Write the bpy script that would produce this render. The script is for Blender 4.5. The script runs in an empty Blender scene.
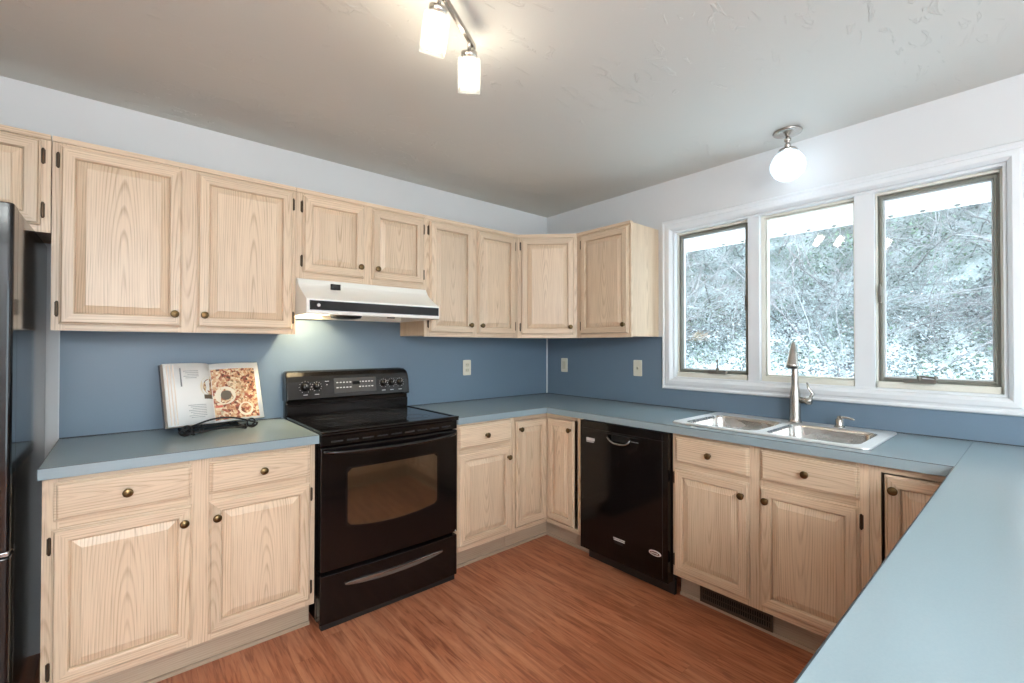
import bpy, bmesh, math, random
from mathutils import Vector, Matrix
R = math.radians
rnd = random.Random(7)
SC = bpy.context.scene
COL = SC.collection

# ------------------------------------------------------------------ camera
cam_data = bpy.data.cameras.new('camera')
cam = bpy.data.objects.new('camera', cam_data); COL.objects.link(cam)
YAW, PITCH, ROLL, F_PX = 0.8641, 0.0102, -0.0011, 453.35
CAM = Vector((-2.8065, -2.8158, 1.3243))
fw = Vector((math.cos(YAW)*math.cos(PITCH), math.sin(YAW)*math.cos(PITCH), math.sin(PITCH)))
rt = Vector((math.sin(YAW), -math.cos(YAW), 0))
up = rt.cross(fw)
cr, sr = math.cos(ROLL), math.sin(ROLL)
rt2 = rt*cr - up*sr
up2 = rt*sr + up*cr
m = Matrix((rt2, up2, -fw)).transposed().to_4x4(); m.translation = CAM
cam.matrix_world = m
cam_data.sensor_fit = 'HORIZONTAL'; cam_data.sensor_width = 36.0
cam_data.lens = 36.0*F_PX/1024.0
cam_data.clip_start = 0.02; cam_data.clip_end = 200
SC.camera = cam

# ------------------------------------------------------------------ world, exposure
world = bpy.data.worlds.new('world'); SC.world = world; world.use_nodes = True
wn = world.node_tree.nodes; wn.clear()
wo = wn.new('ShaderNodeOutputWorld'); wb = wn.new('ShaderNodeBackground')
wb.inputs['Color'].default_value = (0.80, 0.92, 1.0, 1); wb.inputs['Strength'].default_value = 5.4
world.node_tree.links.new(wb.outputs[0], wo.inputs[0])
SC.view_settings.view_transform = 'Standard'; SC.view_settings.look = 'None'
SC.view_settings.gamma = 1.0; SC.view_settings.use_curve_mapping = False
SC.view_settings.exposure = 0.47
SC.cycles.max_bounces = 8; SC.cycles.diffuse_bounces = 5; SC.cycles.glossy_bounces = 4
SC.cycles.transparent_max_bounces = 12; SC.cycles.transmission_bounces = 6
SC.cycles.caustics_reflective = False; SC.cycles.caustics_refractive = False
SC.cycles.sample_clamp_indirect = 6.0
SC.cycles.use_denoising = True
L_TRACK, L_GLOBE, L_FILL, L_HOOD = 33.0, 9.0, 33.0, 300.0
C_TRACK, C_GLOBE, C_FILL, C_HOOD = (1.0, 0.87, 0.70), (0.74, 0.88, 1.0), (0.90, 0.96, 1.0), (1.0, 0.78, 0.48)

# ------------------------------------------------------------------ materials
def mat(name, color=(.8, .8, .8), rough=.5, metal=0.0, coat=0.0, spec=.5, emit=None, estr=0.0, alpha=1.0):
    mt = bpy.data.materials.new(name); mt.use_nodes = True
    b = mt.node_tree.nodes['Principled BSDF']
    b.inputs['Base Color'].default_value = (*color, 1)
    b.inputs['Roughness'].default_value = rough
    b.inputs['Metallic'].default_value = metal
    b.inputs['Coat Weight'].default_value = coat
    b.inputs['Coat Roughness'].default_value = 0.08
    b.inputs['Specular IOR Level'].default_value = spec
    if emit:
        b.inputs['Emission Color'].default_value = (*emit, 1); b.inputs['Emission Strength'].default_value = estr
    b.inputs['Alpha'].default_value = alpha
    return mt
class N:
    def __init__(s, mt):
        s.t = mt.node_tree; s.b = s.t.nodes['Principled BSDF']
    def n(s, typ, **kw):
        x = s.t.nodes.new('ShaderNode'+typ)
        for k, v in kw.items():
            if k.startswith('i_'):
                x.inputs[k[2:].replace('_', ' ')].default_value = v
            else: setattr(x, k, v)
        return x
    def l(s, a, b): s.t.links.new(a, b)
    def math(s, op, a, b=None, c=None):
        x = s.t.nodes.new('ShaderNodeMath'); x.operation = op
        for i, v in enumerate((a, b, c)):
            if v is None: continue
            if isinstance(v, (int, float)): x.inputs[i].default_value = v
            else: s.l(v, x.inputs[i])
        return x.outputs[0]
    def ramp(s, fac, stops, interp='LINEAR'):
        x = s.t.nodes.new('ShaderNodeValToRGB'); cr = x.color_ramp; cr.interpolation = interp
        while len(cr.elements) < len(stops): cr.elements.new(.5)
        for e, (p, c) in zip(cr.elements, stops):
            e.position = p; e.color = (*c, 1) if len(c) == 3 else c
        s.l(fac, x.inputs[0]); return x.outputs[0]
    def mix(s, fac, a, b, blend='MIX'):
        x = s.t.nodes.new('ShaderNodeMix'); x.data_type = 'RGBA'; x.blend_type = blend
        for i, v in ((0, fac), (6, a), (7, b)):
            if isinstance(v, (int, float)): x.inputs[i].default_value = v
            elif isinstance(v, tuple): x.inputs[i].default_value = (*v, 1)
            else: s.l(v, x.inputs[i])
        return x.outputs[2]
    def bump(s, h, strength, dist):
        x = s.n('Bump'); x.inputs['Strength'].default_value = strength; x.inputs['Distance'].default_value = dist
        s.l(h, x.inputs['Height']); s.l(x.outputs[0], s.b.inputs['Normal'])

def wood_mat(name, light, dark, pore, tone=.12, rough=.36):
    mt = mat(name, light, rough); n = N(mt)
    uv = n.n('UVMap', uv_map='Grain'); rg = n.n('UVMap', uv_map='Ring')
    # slow wobble of the growth rings
    mp = n.n('Mapping'); mp.inputs['Scale'].default_value = (1.5, 7.0, 1); n.l(uv.outputs[0], mp.inputs[0])
    nz = n.n('TexNoise'); nz.inputs['Scale'].default_value = 1; nz.inputs['Detail'].default_value = 1.5
    n.l(mp.outputs[0], nz.inputs['Vector'])
    ln = n.n('VectorMath', operation='LENGTH'); n.l(rg.outputs[0], ln.inputs[0])
    r = n.math('ADD', ln.outputs['Value'], n.math('MULTIPLY', nz.outputs[0], .036))
    fr = n.math('FRACT', n.math('MULTIPLY', r, 115.0))
    line = n.ramp(fr, [(0, (.1, .1, .1)), (.5, (.12, .12, .12)), (.80, (.9, .9, .9)), (.90, (.6, .6, .6)), (1, (.1, .1, .1))])
    # pores, drawn out along the grain
    mp2 = n.n('Mapping'); mp2.inputs['Scale'].default_value = (5.0, 330.0, 1); n.l(uv.outputs[0], mp2.inputs[0])
    nz2 = n.n('TexNoise'); nz2.inputs['Scale'].default_value = 1; nz2.inputs['Detail'].default_value = 2; n.l(mp2.outputs[0], nz2.inputs['Vector'])
    por = n.ramp(nz2.outputs[0], [(.50, (0, 0, 0)), (.72, (1, 1, 1))])
    mp3 = n.n('Mapping'); mp3.inputs['Scale'].default_value = (1.4, 22.0, 1); n.l(uv.outputs[0], mp3.inputs[0])
    nz3 = n.n('TexNoise'); nz3.inputs['Scale'].default_value = 1; nz3.inputs['Detail'].default_value = 2; n.l(mp3.outputs[0], nz3.inputs['Vector'])
    mp4 = n.n('Mapping'); mp4.inputs['Scale'].default_value = (.35, .5, 1); n.l(uv.outputs[0], mp4.inputs[0])
    nz4 = n.n('TexNoise'); nz4.inputs['Scale'].default_value = 1; nz4.inputs['Detail'].default_value = 0; n.l(mp4.outputs[0], nz4.inputs['Vector'])
    g = n.math('MULTIPLY', line, n.ramp(nz3.outputs[0], [(.34, (.10, .10, .10)), (.68, (.85, .85, .85))]))
    c = n.mix(g, light, dark)
    c = n.mix(n.math('MULTIPLY', por, n.math('MULTIPLY_ADD', line, .45, .30)), c, pore)
    v = n.math('MULTIPLY_ADD', n.math('SUBTRACT', nz4.outputs[0], .5), tone*3.5, 1.0)
    vc = n.n('CombineColor'); [n.l(v, vc.inputs[i]) for i in range(3)]
    c = n.mix(1.0, c, vc.outputs[0], 'MULTIPLY')
    n.l(c, n.b.inputs['Base Color'])
    n.bump(por, .12, .0006)
    return mt
OAK = wood_mat('pickled_oak', (.725, .57, .415), (.44, .295, .18), (.32, .205, .12))
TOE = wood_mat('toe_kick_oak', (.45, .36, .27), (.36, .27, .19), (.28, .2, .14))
BRONZE = mat('antique_bronze', (.15, .098, .046), .28, 1.0)
HINGE = mat('dark_bronze', (.085, .06, .04), .38, .7)
LAM = mat('blue_laminate', (.235, .335, .385), .22, spec=.5)
n = N(LAM); tc = n.n('TexCoord'); nz = n.n('TexNoise'); nz.inputs['Scale'].default_value = 260; n.l(tc.outputs['Object'], nz.inputs['Vector'])
n.l(n.mix(nz.outputs[0], (.255, .335, .375), (.282, .362, .402)), n.b.inputs['Base Color'])
SPLASH = mat('blue_laminate_backsplash', (.155, .245, .345), .38)
n = N(SPLASH); tc = n.n('TexCoord'); nz = n.n('TexNoise'); nz.inputs['Scale'].default_value = 220; n.l(tc.outputs['Object'], nz.inputs['Vector'])
n.l(n.mix(nz.outputs[0], (.134, .196, .266), (.150, .213, .285)), n.b.inputs['Base Color'])
DARKLINE = mat('dark_joint', (.03, .035, .04), .6)
PAINT = mat('wall_paint', (.685, .695, .705), .6)
n = N(PAINT); tc = n.n('TexCoord'); nz = n.n('TexNoise'); nz.inputs['Scale'].default_value = 180; nz.inputs['Detail'].default_value = 3
n.l(tc.outputs['Object'], nz.inputs['Vector']); n.bump(nz.outputs[0], .06, .002)
CEIL = mat('ceiling_plaster', (.67, .676, .642), .75)
n = N(CEIL); tc = n.n('TexCoord')
mp = n.n('Mapping'); mp.inputs['Rotation'].default_value = (0, 0, .7); mp.inputs['Scale'].default_value = (1.2, 3.4, 1); n.l(tc.outputs['Object'], mp.inputs[0])
nz = n.n('TexNoise'); nz.inputs['Scale'].default_value = 4.2; nz.inputs['Detail'].default_value = 7; nz.inputs['Distortion'].default_value = 1.6
n.l(mp.outputs[0], nz.inputs['Vector'])
rid = n.ramp(nz.outputs[0], [(.0, (0, 0, 0)), (.60, (0, 0, 0)), (.64, (1, 1, 1)), (.67, (.5, .5, .5)), (1, (.45, .45, .45))])
nz2 = n.n('TexNoise'); nz2.inputs['Scale'].default_value = 1.3; nz2.inputs['Detail'].default_value = 2; n.l(tc.outputs['Object'], nz2.inputs['Vector'])
hh = n.math('MULTIPLY', rid, n.ramp(nz2.outputs[0], [(.42, (0, 0, 0)), (.62, (1, 1, 1))]))
n.bump(hh, .55, .006)
TRIM = mat('white_trim_paint', (.76, .785, .81), .35)
CREAM = mat('cream_vinyl', (.74, .72, .64), .4)
ALU = mat('olive_grey_aluminium', (.22, .22, .19), .40, .35)
ALUD = mat('dark_crank_metal', (.17, .16, .14), .4, .5)
BLACK = mat('black_enamel', (.005, .004, .004), .12, spec=.35)
BLACKM = mat('black_matte', (.012, .011, .011), .45)
BGLASS = mat('black_ceramic_glass', (.008, .008, .009), .05, spec=.5, coat=.3)
OVENGLASS = mat('smoked_oven_glass', (.040, .024, .013), .06); OVENGLASS.node_tree.nodes['Principled BSDF'].inputs['IOR'].default_value = 2.6
CONSOLE = mat('black_gloss_console', (.008, .0075, .0075), .16)
DISPLAY = mat('grey_touch_panel', (.040, .040, .040), .2)
PRINT = mat('pale_print', (.55, .55, .55), .5)
GREYMETAL = mat('gunmetal_handle', (.34, .345, .35), .22, .85)
SILVER = mat('silver_badge', (.72, .72, .74), .3, .25)
STEEL = mat('brushed_steel', (.62, .61, .59), .24, 1.0)
n = N(STEEL); tc = n.n('TexCoord'); mp = n.n('Mapping'); mp.inputs['Scale'].default_value = (400, 6, 6); n.l(tc.outputs['Object'], mp.inputs[0])
nz = n.n('TexNoise'); nz.inputs['Scale'].default_value = 1; n.l(mp.outputs[0], nz.inputs['Vector'])
n.l(n.ramp(nz.outputs[0], [(.3, (.18, .18, .18)), (.7, (.34, .34, .34))]), n.b.inputs['Roughness'])
RIMSTEEL = mat('satin_steel_rim', (.80, .80, .80), .46, .85)
NICKEL = mat('brushed_nickel', (.50, .475, .44), .26, 1.0)
HOODW = mat('cream_enamel', (.93, .92, .87), .28)
ALMOND = mat('almond_plastic', (.76, .72, .60), .35)
ALMOND2 = mat('almond_insert', (.66, .61, .48), .35)
PAPER = mat('book_paper', (.90, .89, .865), .6)
PAPEREDGE = mat('page_edges', (.80, .68, .57), .7)
COVER = mat('book_cover', (.05, .06, .08), .4)
INK = mat('grey_print', (.48, .48, .48), .7)
INKD = mat('dark_print', (.20, .20, .21), .7)
IRON = mat('black_wrought_iron', (.012, .012, .014), .45, .4)
FRIDGE = mat('black_appliance_gloss', (.005, .005, .006), .09, spec=.5)
VENT = mat('brown_register_metal', (.075, .055, .040), .45, .3)
VOID = mat('unlit_inside', (.02, .016, .012), .9)
def emitter(name, col, s):
    mt = mat(name, (.9, .9, .9), .5, emit=col, estr=s); return mt
TRACKGLOW = emitter('frosted_lamp_glow', C_TRACK, L_TRACK)
GLOBEGLOW = emitter('globe_bulb_glow', C_GLOBE, L_GLOBE)
FILLGLOW = emitter('fill_lamp_glow', C_FILL, L_FILL)
FILLTOP = emitter('fill_lamp_top_glow', C_FILL, L_FILL*3)  # stronger upward glow of the added fill lamp, brightens the ceiling
HOODGLOW = emitter('hood_bulb_glow', C_HOOD, L_HOOD)
def glassy(name, tint, white, spec_rough=.03, white_col=(.85, .92, .95), ior=1.45, trans=False, fog=None):
    """Clear sheet: transparent + fresnel reflection + a little white haze; fog = haze share varied by noise."""
    mt = bpy.data.materials.new(name); mt.use_nodes = True; t = mt.node_tree; t.nodes.clear()
    o = t.nodes.new('ShaderNodeOutputMaterial'); tr = t.nodes.new('ShaderNodeBsdfTransparent'); tr.inputs[0].default_value = (*tint, 1)
    gl = t.nodes.new('ShaderNodeBsdfGlossy'); gl.inputs['Roughness'].default_value = spec_rough
    lw = t.nodes.new('ShaderNodeLayerWeight'); lw.inputs[0].default_value = .5
    pw = t.nodes.new('ShaderNodeMath'); pw.operation = 'POWER'; pw.inputs[1].default_value = 4.0; t.links.new(lw.outputs['Facing'], pw.inputs[0])
    fr = t.nodes.new('ShaderNodeMath'); fr.operation = 'MULTIPLY_ADD'; fr.inputs[1].default_value = .7; fr.inputs[2].default_value = .045; t.links.new(pw.outputs[0], fr.inputs[0])
    di = t.nodes.new('ShaderNodeBsdfTranslucent' if trans else 'ShaderNodeBsdfDiffuse'); di.inputs[0].default_value = (*white_col, 1)
    m1 = t.nodes.new('ShaderNodeMixShader'); m1.inputs[0].default_value = white
    if fog:
        tc = t.nodes.new('ShaderNodeTexCoord'); nz = t.nodes.new('ShaderNodeTexNoise'); nz.inputs['Scale'].default_value = fog[0]; nz.inputs['Detail'].default_value = 6
        t.links.new(tc.outputs['Object'], nz.inputs['Vector'])
        mr = t.nodes.new('ShaderNodeMapRange'); mr.inputs[1].default_value = .3; mr.inputs[2].default_value = .75; mr.inputs[3].default_value = fog[1]; mr.inputs[4].default_value = fog[2]
        t.links.new(nz.outputs[0], mr.inputs[0]); t.links.new(mr.outputs[0], m1.inputs[0])
    m2 = t.nodes.new('ShaderNodeMixShader')
    t.links.new(tr.outputs[0], m1.inputs[1]); t.links.new(di.outputs[0], m1.inputs[2])
    t.links.new(fr.outputs[0], m2.inputs[0]); t.links.new(m1.outputs[0], m2.inputs[1]); t.links.new(gl.outputs[0], m2.inputs[2]); t.links.new(m2.outputs[0], o.inputs[0])
    return mt
PANE = glassy('window_glass', (.98, 1, 1), .08, trans=True, fog=(7.0, .02, .07))
CLEAR = glassy('clear_shade_glass', (.95, .95, .94), .10)
GLOBEGLASS = glassy('frosted_globe_glass', (1, 1, 1), .34, .1, (.9, .96, 1), trans=True)

FLOOR = mat('oak_strip_laminate', (.4, .2, .1), .30, spec=.4)
n = N(FLOOR); tc = n.n('TexCoord'); sx = n.n('SeparateXYZ'); n.l(tc.outputs['Object'], sx.inputs[0])
W_ = .078
xs = n.math('DIVIDE', sx.outputs[0], W_); row = n.math('FLOOR', xs)
wn1 = n.n('TexWhiteNoise', noise_dimensions='1D'); n.l(row, wn1.inputs['W'])
ys = n.math('ADD', n.math('DIVIDE', sx.outputs[1], 1.9), n.math('MULTIPLY', wn1.outputs[0], 7.3)); colr = n.math('FLOOR', ys)
cmb = n.n('CombineXYZ'); n.l(row, cmb.inputs[0]); n.l(colr, cmb.inputs[1])
wn2 = n.n('TexWhiteNoise', noise_dimensions='2D'); n.l(cmb.outputs[0], wn2.inputs['Vector'])
# grain
c3 = n.n('CombineXYZ'); n.l(n.math('MULTIPLY', sx.outputs[0], 1.0), c3.inputs[0]); n.l(n.math('MULTIPLY', sx.outputs[1], .085), c3.inputs[1]); n.l(n.math('MULTIPLY', wn2.outputs[0], 40.0), c3.inputs[2])
g1 = n.n('TexNoise'); g1.inputs['Scale'].default_value = 60; g1.inputs['Detail'].default_value = 5; g1.inputs['Distortion'].default_value = 1.3; n.l(c3.outputs[0], g1.inputs['Vector'])
g2 = n.n('TexNoise'); g2.inputs['Scale'].default_value = 22; g2.inputs['Detail'].default_value = 3; g2.inputs['Distortion'].default_value = .8; n.l(c3.outputs[0], g2.inputs['Vector'])
base = n.ramp(wn2.outputs[0], [(0, (.40, .140, .070)), (.5, (.44, .160, .080)), (1, (.50, .190, .098))])
c = n.mix(n.ramp(g1.outputs[0], [(.44, (0, 0, 0)), (.62, (.9, .9, .9))]), base, (.27, .082, .040))
c = n.mix(n.ramp(g2.outputs[0], [(.46, (0, 0, 0)), (.64, (.65, .65, .65))]), c, (.60, .27, .15))
fx = n.math('FRACT', xs); seam = n.math('LESS_THAN', n.math('MINIMUM', fx, n.math('SUBTRACT', 1.0, fx)), .012)
fy = n.math('FRACT', ys); seam2 = n.math('LESS_THAN', fy, .0008)
c = n.mix(n.math('MULTIPLY', n.math('MAXIMUM', seam, seam2), .30), c, (.10, .04, .018))
n.l(c, n.b.inputs['Base Color']); n.bump(g1.outputs[0], .04, .002)

FOOD = mat('printed_food_photo', (.5, .3, .2), .5)
n = N(FOOD); tc = n.n('TexCoord'); vo = n.n('TexVoronoi'); vo.inputs['Scale'].default_value = 95; n.l(tc.outputs['Object'], vo.inputs['Vector'])
vo2 = n.n('TexVoronoi'); vo2.inputs['Scale'].default_value = 34; n.l(tc.outputs['Object'], vo2.inputs['Vector'])
s1 = n.n('SeparateColor'); n.l(vo.outputs['Color'], s1.inputs[0]); s2 = n.n('SeparateColor'); n.l(vo2.outputs['Color'], s2.inputs[0])
k = n.math('MULTIPLY_ADD', s1.outputs[0], .65, n.math('MULTIPLY', s2.outputs[1], .35))
n.l(n.ramp(k, [(.12, (.10, .035, .015)), (.30, (.36, .085, .045)), (.46, (.52, .26, .13)), (.62, (.70, .50, .30)), (.78, (.80, .68, .48)), (.92, (.30, .17, .08))]), n.b.inputs['Base Color'])
FOODPLATE = mat('printed_plate', (.80, .72, .58), .5); FOODRED = mat('printed_red', (.62, .12, .07), .5); FOODDK = mat('printed_dark', (.13, .10, .07), .5)
SOFFIT = mat('white_soffit', (.88, .885, .87), .5)
LEAF = mat('frosty_leaf', (.30, .40, .34), .6)
n = N(LEAF); ob = n.n('NewGeometry'); tc = n.n('TexCoord'); nz = n.n('TexNoise'); nz.inputs['Scale'].default_value = 1.1; nz.inputs['Detail'].default_value = 2; n.l(tc.outputs['Object'], nz.inputs['Vector'])
nz2 = n.n('TexNoise'); nz2.inputs['Scale'].default_value = 1.7; n.l(tc.outputs['Generated'], nz2.inputs['Vector'])
ga_ = n.ramp(ob.outputs['Random Per Island'], [(0, (.004, .007, .005)), (.45, (.015, .040, .018)), (.75, (.055, .125, .055)), (1, (.17, .30, .165))])
gb_ = n.ramp(ob.outputs['Random Per Island'], [(0, (.006, .006, .008)), (.45, (.022, .021, .028)), (.75, (.065, .06, .075)), (1, (.24, .24, .27))])
n.l(n.mix(n.ramp(nz.outputs[0], [(.44, (0, 0, 0)), (.56, (1, 1, 1))]), ga_, gb_), n.b.inputs['Base Color'])
FROST = mat('frosted_grass', (.5, .56, .6), .7)
n = N(FROST); ob = n.n('NewGeometry'); n.l(n.ramp(ob.outputs['Random Per Island'], [(0, (.08, .11, .11)), (.5, (.24, .285, .30)), (1, (.48, .53, .56))]), n.b.inputs['Base Color'])
TWIG = mat('pale_twig', (.55, .55, .56), .8)
n = N(TWIG); ob = n.n('NewGeometry'); n.l(n.ramp(ob.outputs['Random Per Island'], [(0, (.05, .048, .048)), (.4, (.14, .13, .135)), (.8, (.34, .34, .355)), (1, (.26, .19, .195))]), n.b.inputs['Base Color'])
BANK = mat('frosted_bank', (.6, .65, .68), .9)
n = N(BANK); tc = n.n('TexCoord'); nz = n.n('TexNoise'); nz.inputs['Scale'].default_value = 3.2; nz.inputs['Detail'].default_value = 8; n.l(tc.outputs['Object'], nz.inputs['Vector'])
sx = n.n('SeparateXYZ'); n.l(tc.outputs['Object'], sx.inputs[0])
near_bounce = n.ramp(n.math('ADD', n.math('MULTIPLY', sx.outputs[0], -.28), n.math('MULTIPLY_ADD', nz.outputs[0], .5, 1.0)), [(.30, (0, 0, 0)), (.52, (1, 1, 1))])  # near ground, mostly unseen, whitened to bounce daylight onto soffit and ceiling
n.l(n.mix(near_bounce, n.ramp(nz.outputs[0], [(.36, (.05, .065, .06)), (.55, (.14, .17, .17)), (.75, (.30, .34, .36))]), (.84, .88, .90)), n.b.inputs['Base Color'])
n.bump(nz.outputs[0], .8, .1)

# ------------------------------------------------------------------ mesh builder
class B:
    def __init__(s):
        s.bm = bmesh.new(); s.g = s.bm.loops.layers.uv.new('Grain'); s.r = s.bm.loops.layers.uv.new('Ring')
        s.mats = []
    def mi(s, m):
        if m not in s.mats: s.mats.append(m)
        return s.mats.index(m)
    def face(s, vs, m, smooth=False, board=None):
        """board = (grain axis, across axis, centre, slope, depth, offset, random shift)"""
        try: f = s.bm.faces.new(vs)
        except ValueError: return None
        f.material_index = s.mi(m); f.smooth = smooth
        if board:
            ga, ca, cen, sl, dp, off, sh = board
            f.normal_update()
            for lp in f.loops:
                c = lp.vert.co; u = c[ga]-cen[ga]; v = c[ca]-cen[ca]
                lp[s.g].uv = (u+sh, v+sh*.37); lp[s.r].uv = (v+off, sl*u+dp)
        return f
    def board(s, ga, ca, cen, kind=None):
        kind = kind or ('cath' if rnd.random() < .6 else 'straight')
        if kind == 'cath':
            sl = rnd.choice((-1, 1))*rnd.uniform(.05, .085); return (ga, ca, cen, sl, rnd.uniform(.014, .034), rnd.uniform(-.025, .025), rnd.uniform(0, 60))
        return (ga, ca, cen, rnd.uniform(-.02, .02), rnd.uniform(.05, .1), rnd.choice((-1, 1))*rnd.uniform(.09, .2), rnd.uniform(0, 60))
    def box(s, x0, x1, y0, y1, z0, z1, m, grain=None, kind=None):
        if x0 > x1: x0, x1 = x1, x0
        if y0 > y1: y0, y1 = y1, y0
        if z0 > z1: z0, z1 = z1, z0
        v = [s.bm.verts.new(p) for p in ((x0, y0, z0), (x1, y0, z0), (x1, y1, z0), (x0, y1, z0), (x0, y0, z1), (x1, y0, z1), (x1, y1, z1), (x0, y1, z1))]
        cen = ((x0+x1)/2, (y0+y1)/2, (z0+z1)/2)
        bd = s.board(grain, 0, cen, kind) if grain is not None else None
        for idx, nax in (((0, 3, 2, 1), 2), ((4, 5, 6, 7), 2), ((0, 1, 5, 4), 1), ((2, 3, 7, 6), 1), ((1, 2, 6, 5), 0), ((3, 0, 4, 7), 0)):
            b2 = None
            if bd:
                ga = grain; rest = [a for a in (0, 1, 2) if a not in (nax, ga)]
                if nax == ga: ga, rest = rest[0], rest[1:]
                b2 = (ga, rest[0])+bd[2:]
            s.face([v[i] for i in idx], m, False, b2)
        return v
    def loft(s, loops, m, smooth=True, cap0=True, cap1=True, close=True):
        vl = [[s.bm.verts.new(p) for p in lp] for lp in loops]
        n_ = len(vl[0])
        for a, b in zip(vl[:-1], vl[1:]):
            for i in range(n_ if close else n_-1):
                j = (i+1) % n_
                s.face([a[i], a[j], b[j], b[i]], m, smooth)
        if cap0: s.face(list(reversed(vl[0])), m)
        if cap1: s.face(vl[-1], m)
        return vl
    def lathe(s, prof, m, origin=(0, 0, 0), axis='z', seg=24, smooth=True, cap0=True, cap1=True):
        o = Vector(origin); loops = []
        for r, h in prof:
            lp = []
            for i in range(seg):
                a = 2*math.pi*i/seg; c, q = math.cos(a)*r, math.sin(a)*r
                if isinstance(axis, Vector):
                    z = axis.normalized(); x = z.orthogonal().normalized(); y = z.cross(x); p = x*c+y*q+z*h
                elif axis == 'z': p = Vector((c, q, h))
                elif axis == '-y': p = Vector((c, -h, q))
                elif axis == 'x': p = Vector((h, c, q))
                else: p = Vector((-h, -c, q))
                lp.append(o+p)
            loops.append(lp)
        s.loft(loops, m, smooth, cap0, cap1)
    def tube(s, pts, r, m, seg=8, smooth=True):
        pts = [Vector(p) for p in pts]; rs = r if isinstance(r, (list, tuple)) else [r]*len(pts)
        loops = []; prev = None
        for i, p in enumerate(pts):
            d = (pts[min(i+1, len(pts)-1)]-pts[max(i-1, 0)]).normalized()
            if prev is None: x = d.orthogonal().normalized()
            else: x = (prev-d*prev.dot(d)).normalized()
            prev = x; y = d.cross(x)
            loops.append([p+(x*math.cos(2*math.pi*k/seg)+y*math.sin(2*math.pi*k/seg))*rs[i] for k in range(seg)])
        s.loft(loops, m, smooth)
    def prism(s, poly, axis, a0, a1, m, smooth=False):
        """poly: 2D points in the plane of the two other axes (in axis order), extruded along axis."""
        def P(p, a):
            q = [0, 0, 0]; rest = [i for i in range(3) if i != axis]; q[rest[0]], q[rest[1]] = p; q[axis] = a; return q
        s.loft([[P(p, a0) for p in poly], [P(p, a1) for p in poly]], m, smooth)
    def build(s, name, parent=None, loc=(0, 0, 0), rot=0, bevel=0, seg=2, label=None, autosmooth=None):
        bmesh.ops.recalc_face_normals(s.bm, faces=s.bm.faces)
        me = bpy.data.meshes.new(name); s.bm.to_mesh(me); s.bm.free()
        for m in s.mats: me.materials.append(m)
        o = bpy.data.objects.new(name, me); COL.objects.link(o); o.location = loc; o.rotation_euler = (0, 0, rot)
        if parent: o.parent = parent
        if bevel:
            md = o.modifiers.new('bevel', 'BEVEL'); md.width = bevel; md.segments = seg; md.limit_method = 'ANGLE'; md.angle_limit = R(40); md.use_clamp_overlap = True
        if label: o['label'] = label
        return o
def tag(o, label, cat, group=None, kind=None):
    o['label'] = label; o['category'] = cat
    if group: o['group'] = group
    if kind: o['kind'] = kind
    return o
def thing(name, label, cat, loc=(0, 0, 0), rot=0, group=None):
    o = bpy.data.objects.new(name, None); COL.objects.link(o); o.empty_display_size = .1
    o.location = loc; o.rotation_euler = (0, 0, rot)
    return tag(o, label, cat, group)
def struct(o, label=None, cat=None):
    o['kind'] = 'structure'
    if label: o['label'] = label
    if cat: o['category'] = cat
    return o
def rrect(x0, x1, y0, y1, r, k=6):
    pts = []
    for cx, cy, a0 in ((x1-r, y1-r, 0), (x0+r, y1-r, 90), (x0+r, y0+r, 180), (x1-r, y0+r, 270)):
        for i in range(k+1):
            a = R(a0+90*i/k); pts.append((cx+r*math.cos(a), cy+r*math.sin(a)))
    return pts

H = 2.45
WY0, WY1, WZ0, WZ1 = -2.722, -1.198, 1.11, 2.10      # clear opening of the kitchen window
XL, YF = -4.06, -6.0
# ------------------------------------------------------------------ room shell
b = B(); b.box(XL-.1, .15, YF-.1, .1, -.06, 0, FLOOR); o = struct(b.build('floor'), 'reddish brown wood strip laminate floor', 'floor')
b = B(); b.box(XL-.1, .15, YF-.1, .1, H, H+.06, CEIL); struct(b.build('ceiling'), 'off white ceiling with brushed plaster texture', 'ceiling')
b = B(); b.box(XL-.1, .15, 0, .1, 0, H, PAINT); struct(b.build('wall_back'), 'pale painted wall behind the oak cabinets', 'wall')
b = B(); b.box(XL-.1, XL, YF, 0, 0, H, PAINT); struct(b.build('wall_left'), 'pale painted wall beside the refrigerator', 'wall')
b = B()
b.box(0, .15, WY1, 0, 0, H, PAINT); b.box(0, .15, YF, WY0, 0, H, PAINT)
b.box(0, .15, WY0, WY1, 0, WZ0, PAINT); b.box(0, .15, WY0, WY1, WZ1, H, PAINT)
struct(b.build('wall_right'), 'pale painted wall holding the kitchen window', 'wall')
DX0, DX1, DZ = -3.3, -1.1, 2.08
b = B()
b.box(XL-.1, DX0, YF-.1, YF, 0, H, PAINT); b.box(DX1, .15, YF-.1, YF, 0, H, PAINT); b.box(DX0, DX1, YF-.1, YF, DZ, H, PAINT)
struct(b.build('wall_front'), 'pale painted wall behind the viewpoint with an added patio door', 'wall')
# unseen patio door added behind the camera to let in fill daylight
b = B()
for x0, x1 in ((DX0, -2.17), (-2.23, DX1)):
    b.box(x0, x0+.07, YF-.07, YF-.03, 0.0, DZ, TRIM); b.box(x1-.07, x1, YF-.07, YF-.03, 0, DZ, TRIM)
    b.box(x0+.07, x1-.07, YF-.07, YF-.03, 0, .1, TRIM); b.box(x0+.07, x1-.07, YF-.07, YF-.03, DZ-.07, DZ, TRIM)
d1 = struct(b.build('fill_door'), 'white framed sliding glass door added behind the viewpoint for fill daylight', 'door')
b = B(); b.box(DX0+.07, DX1-.07, YF-.053, YF-.047, .1, DZ-.07, PANE); b.build('fill_door_glass', d1)

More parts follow.
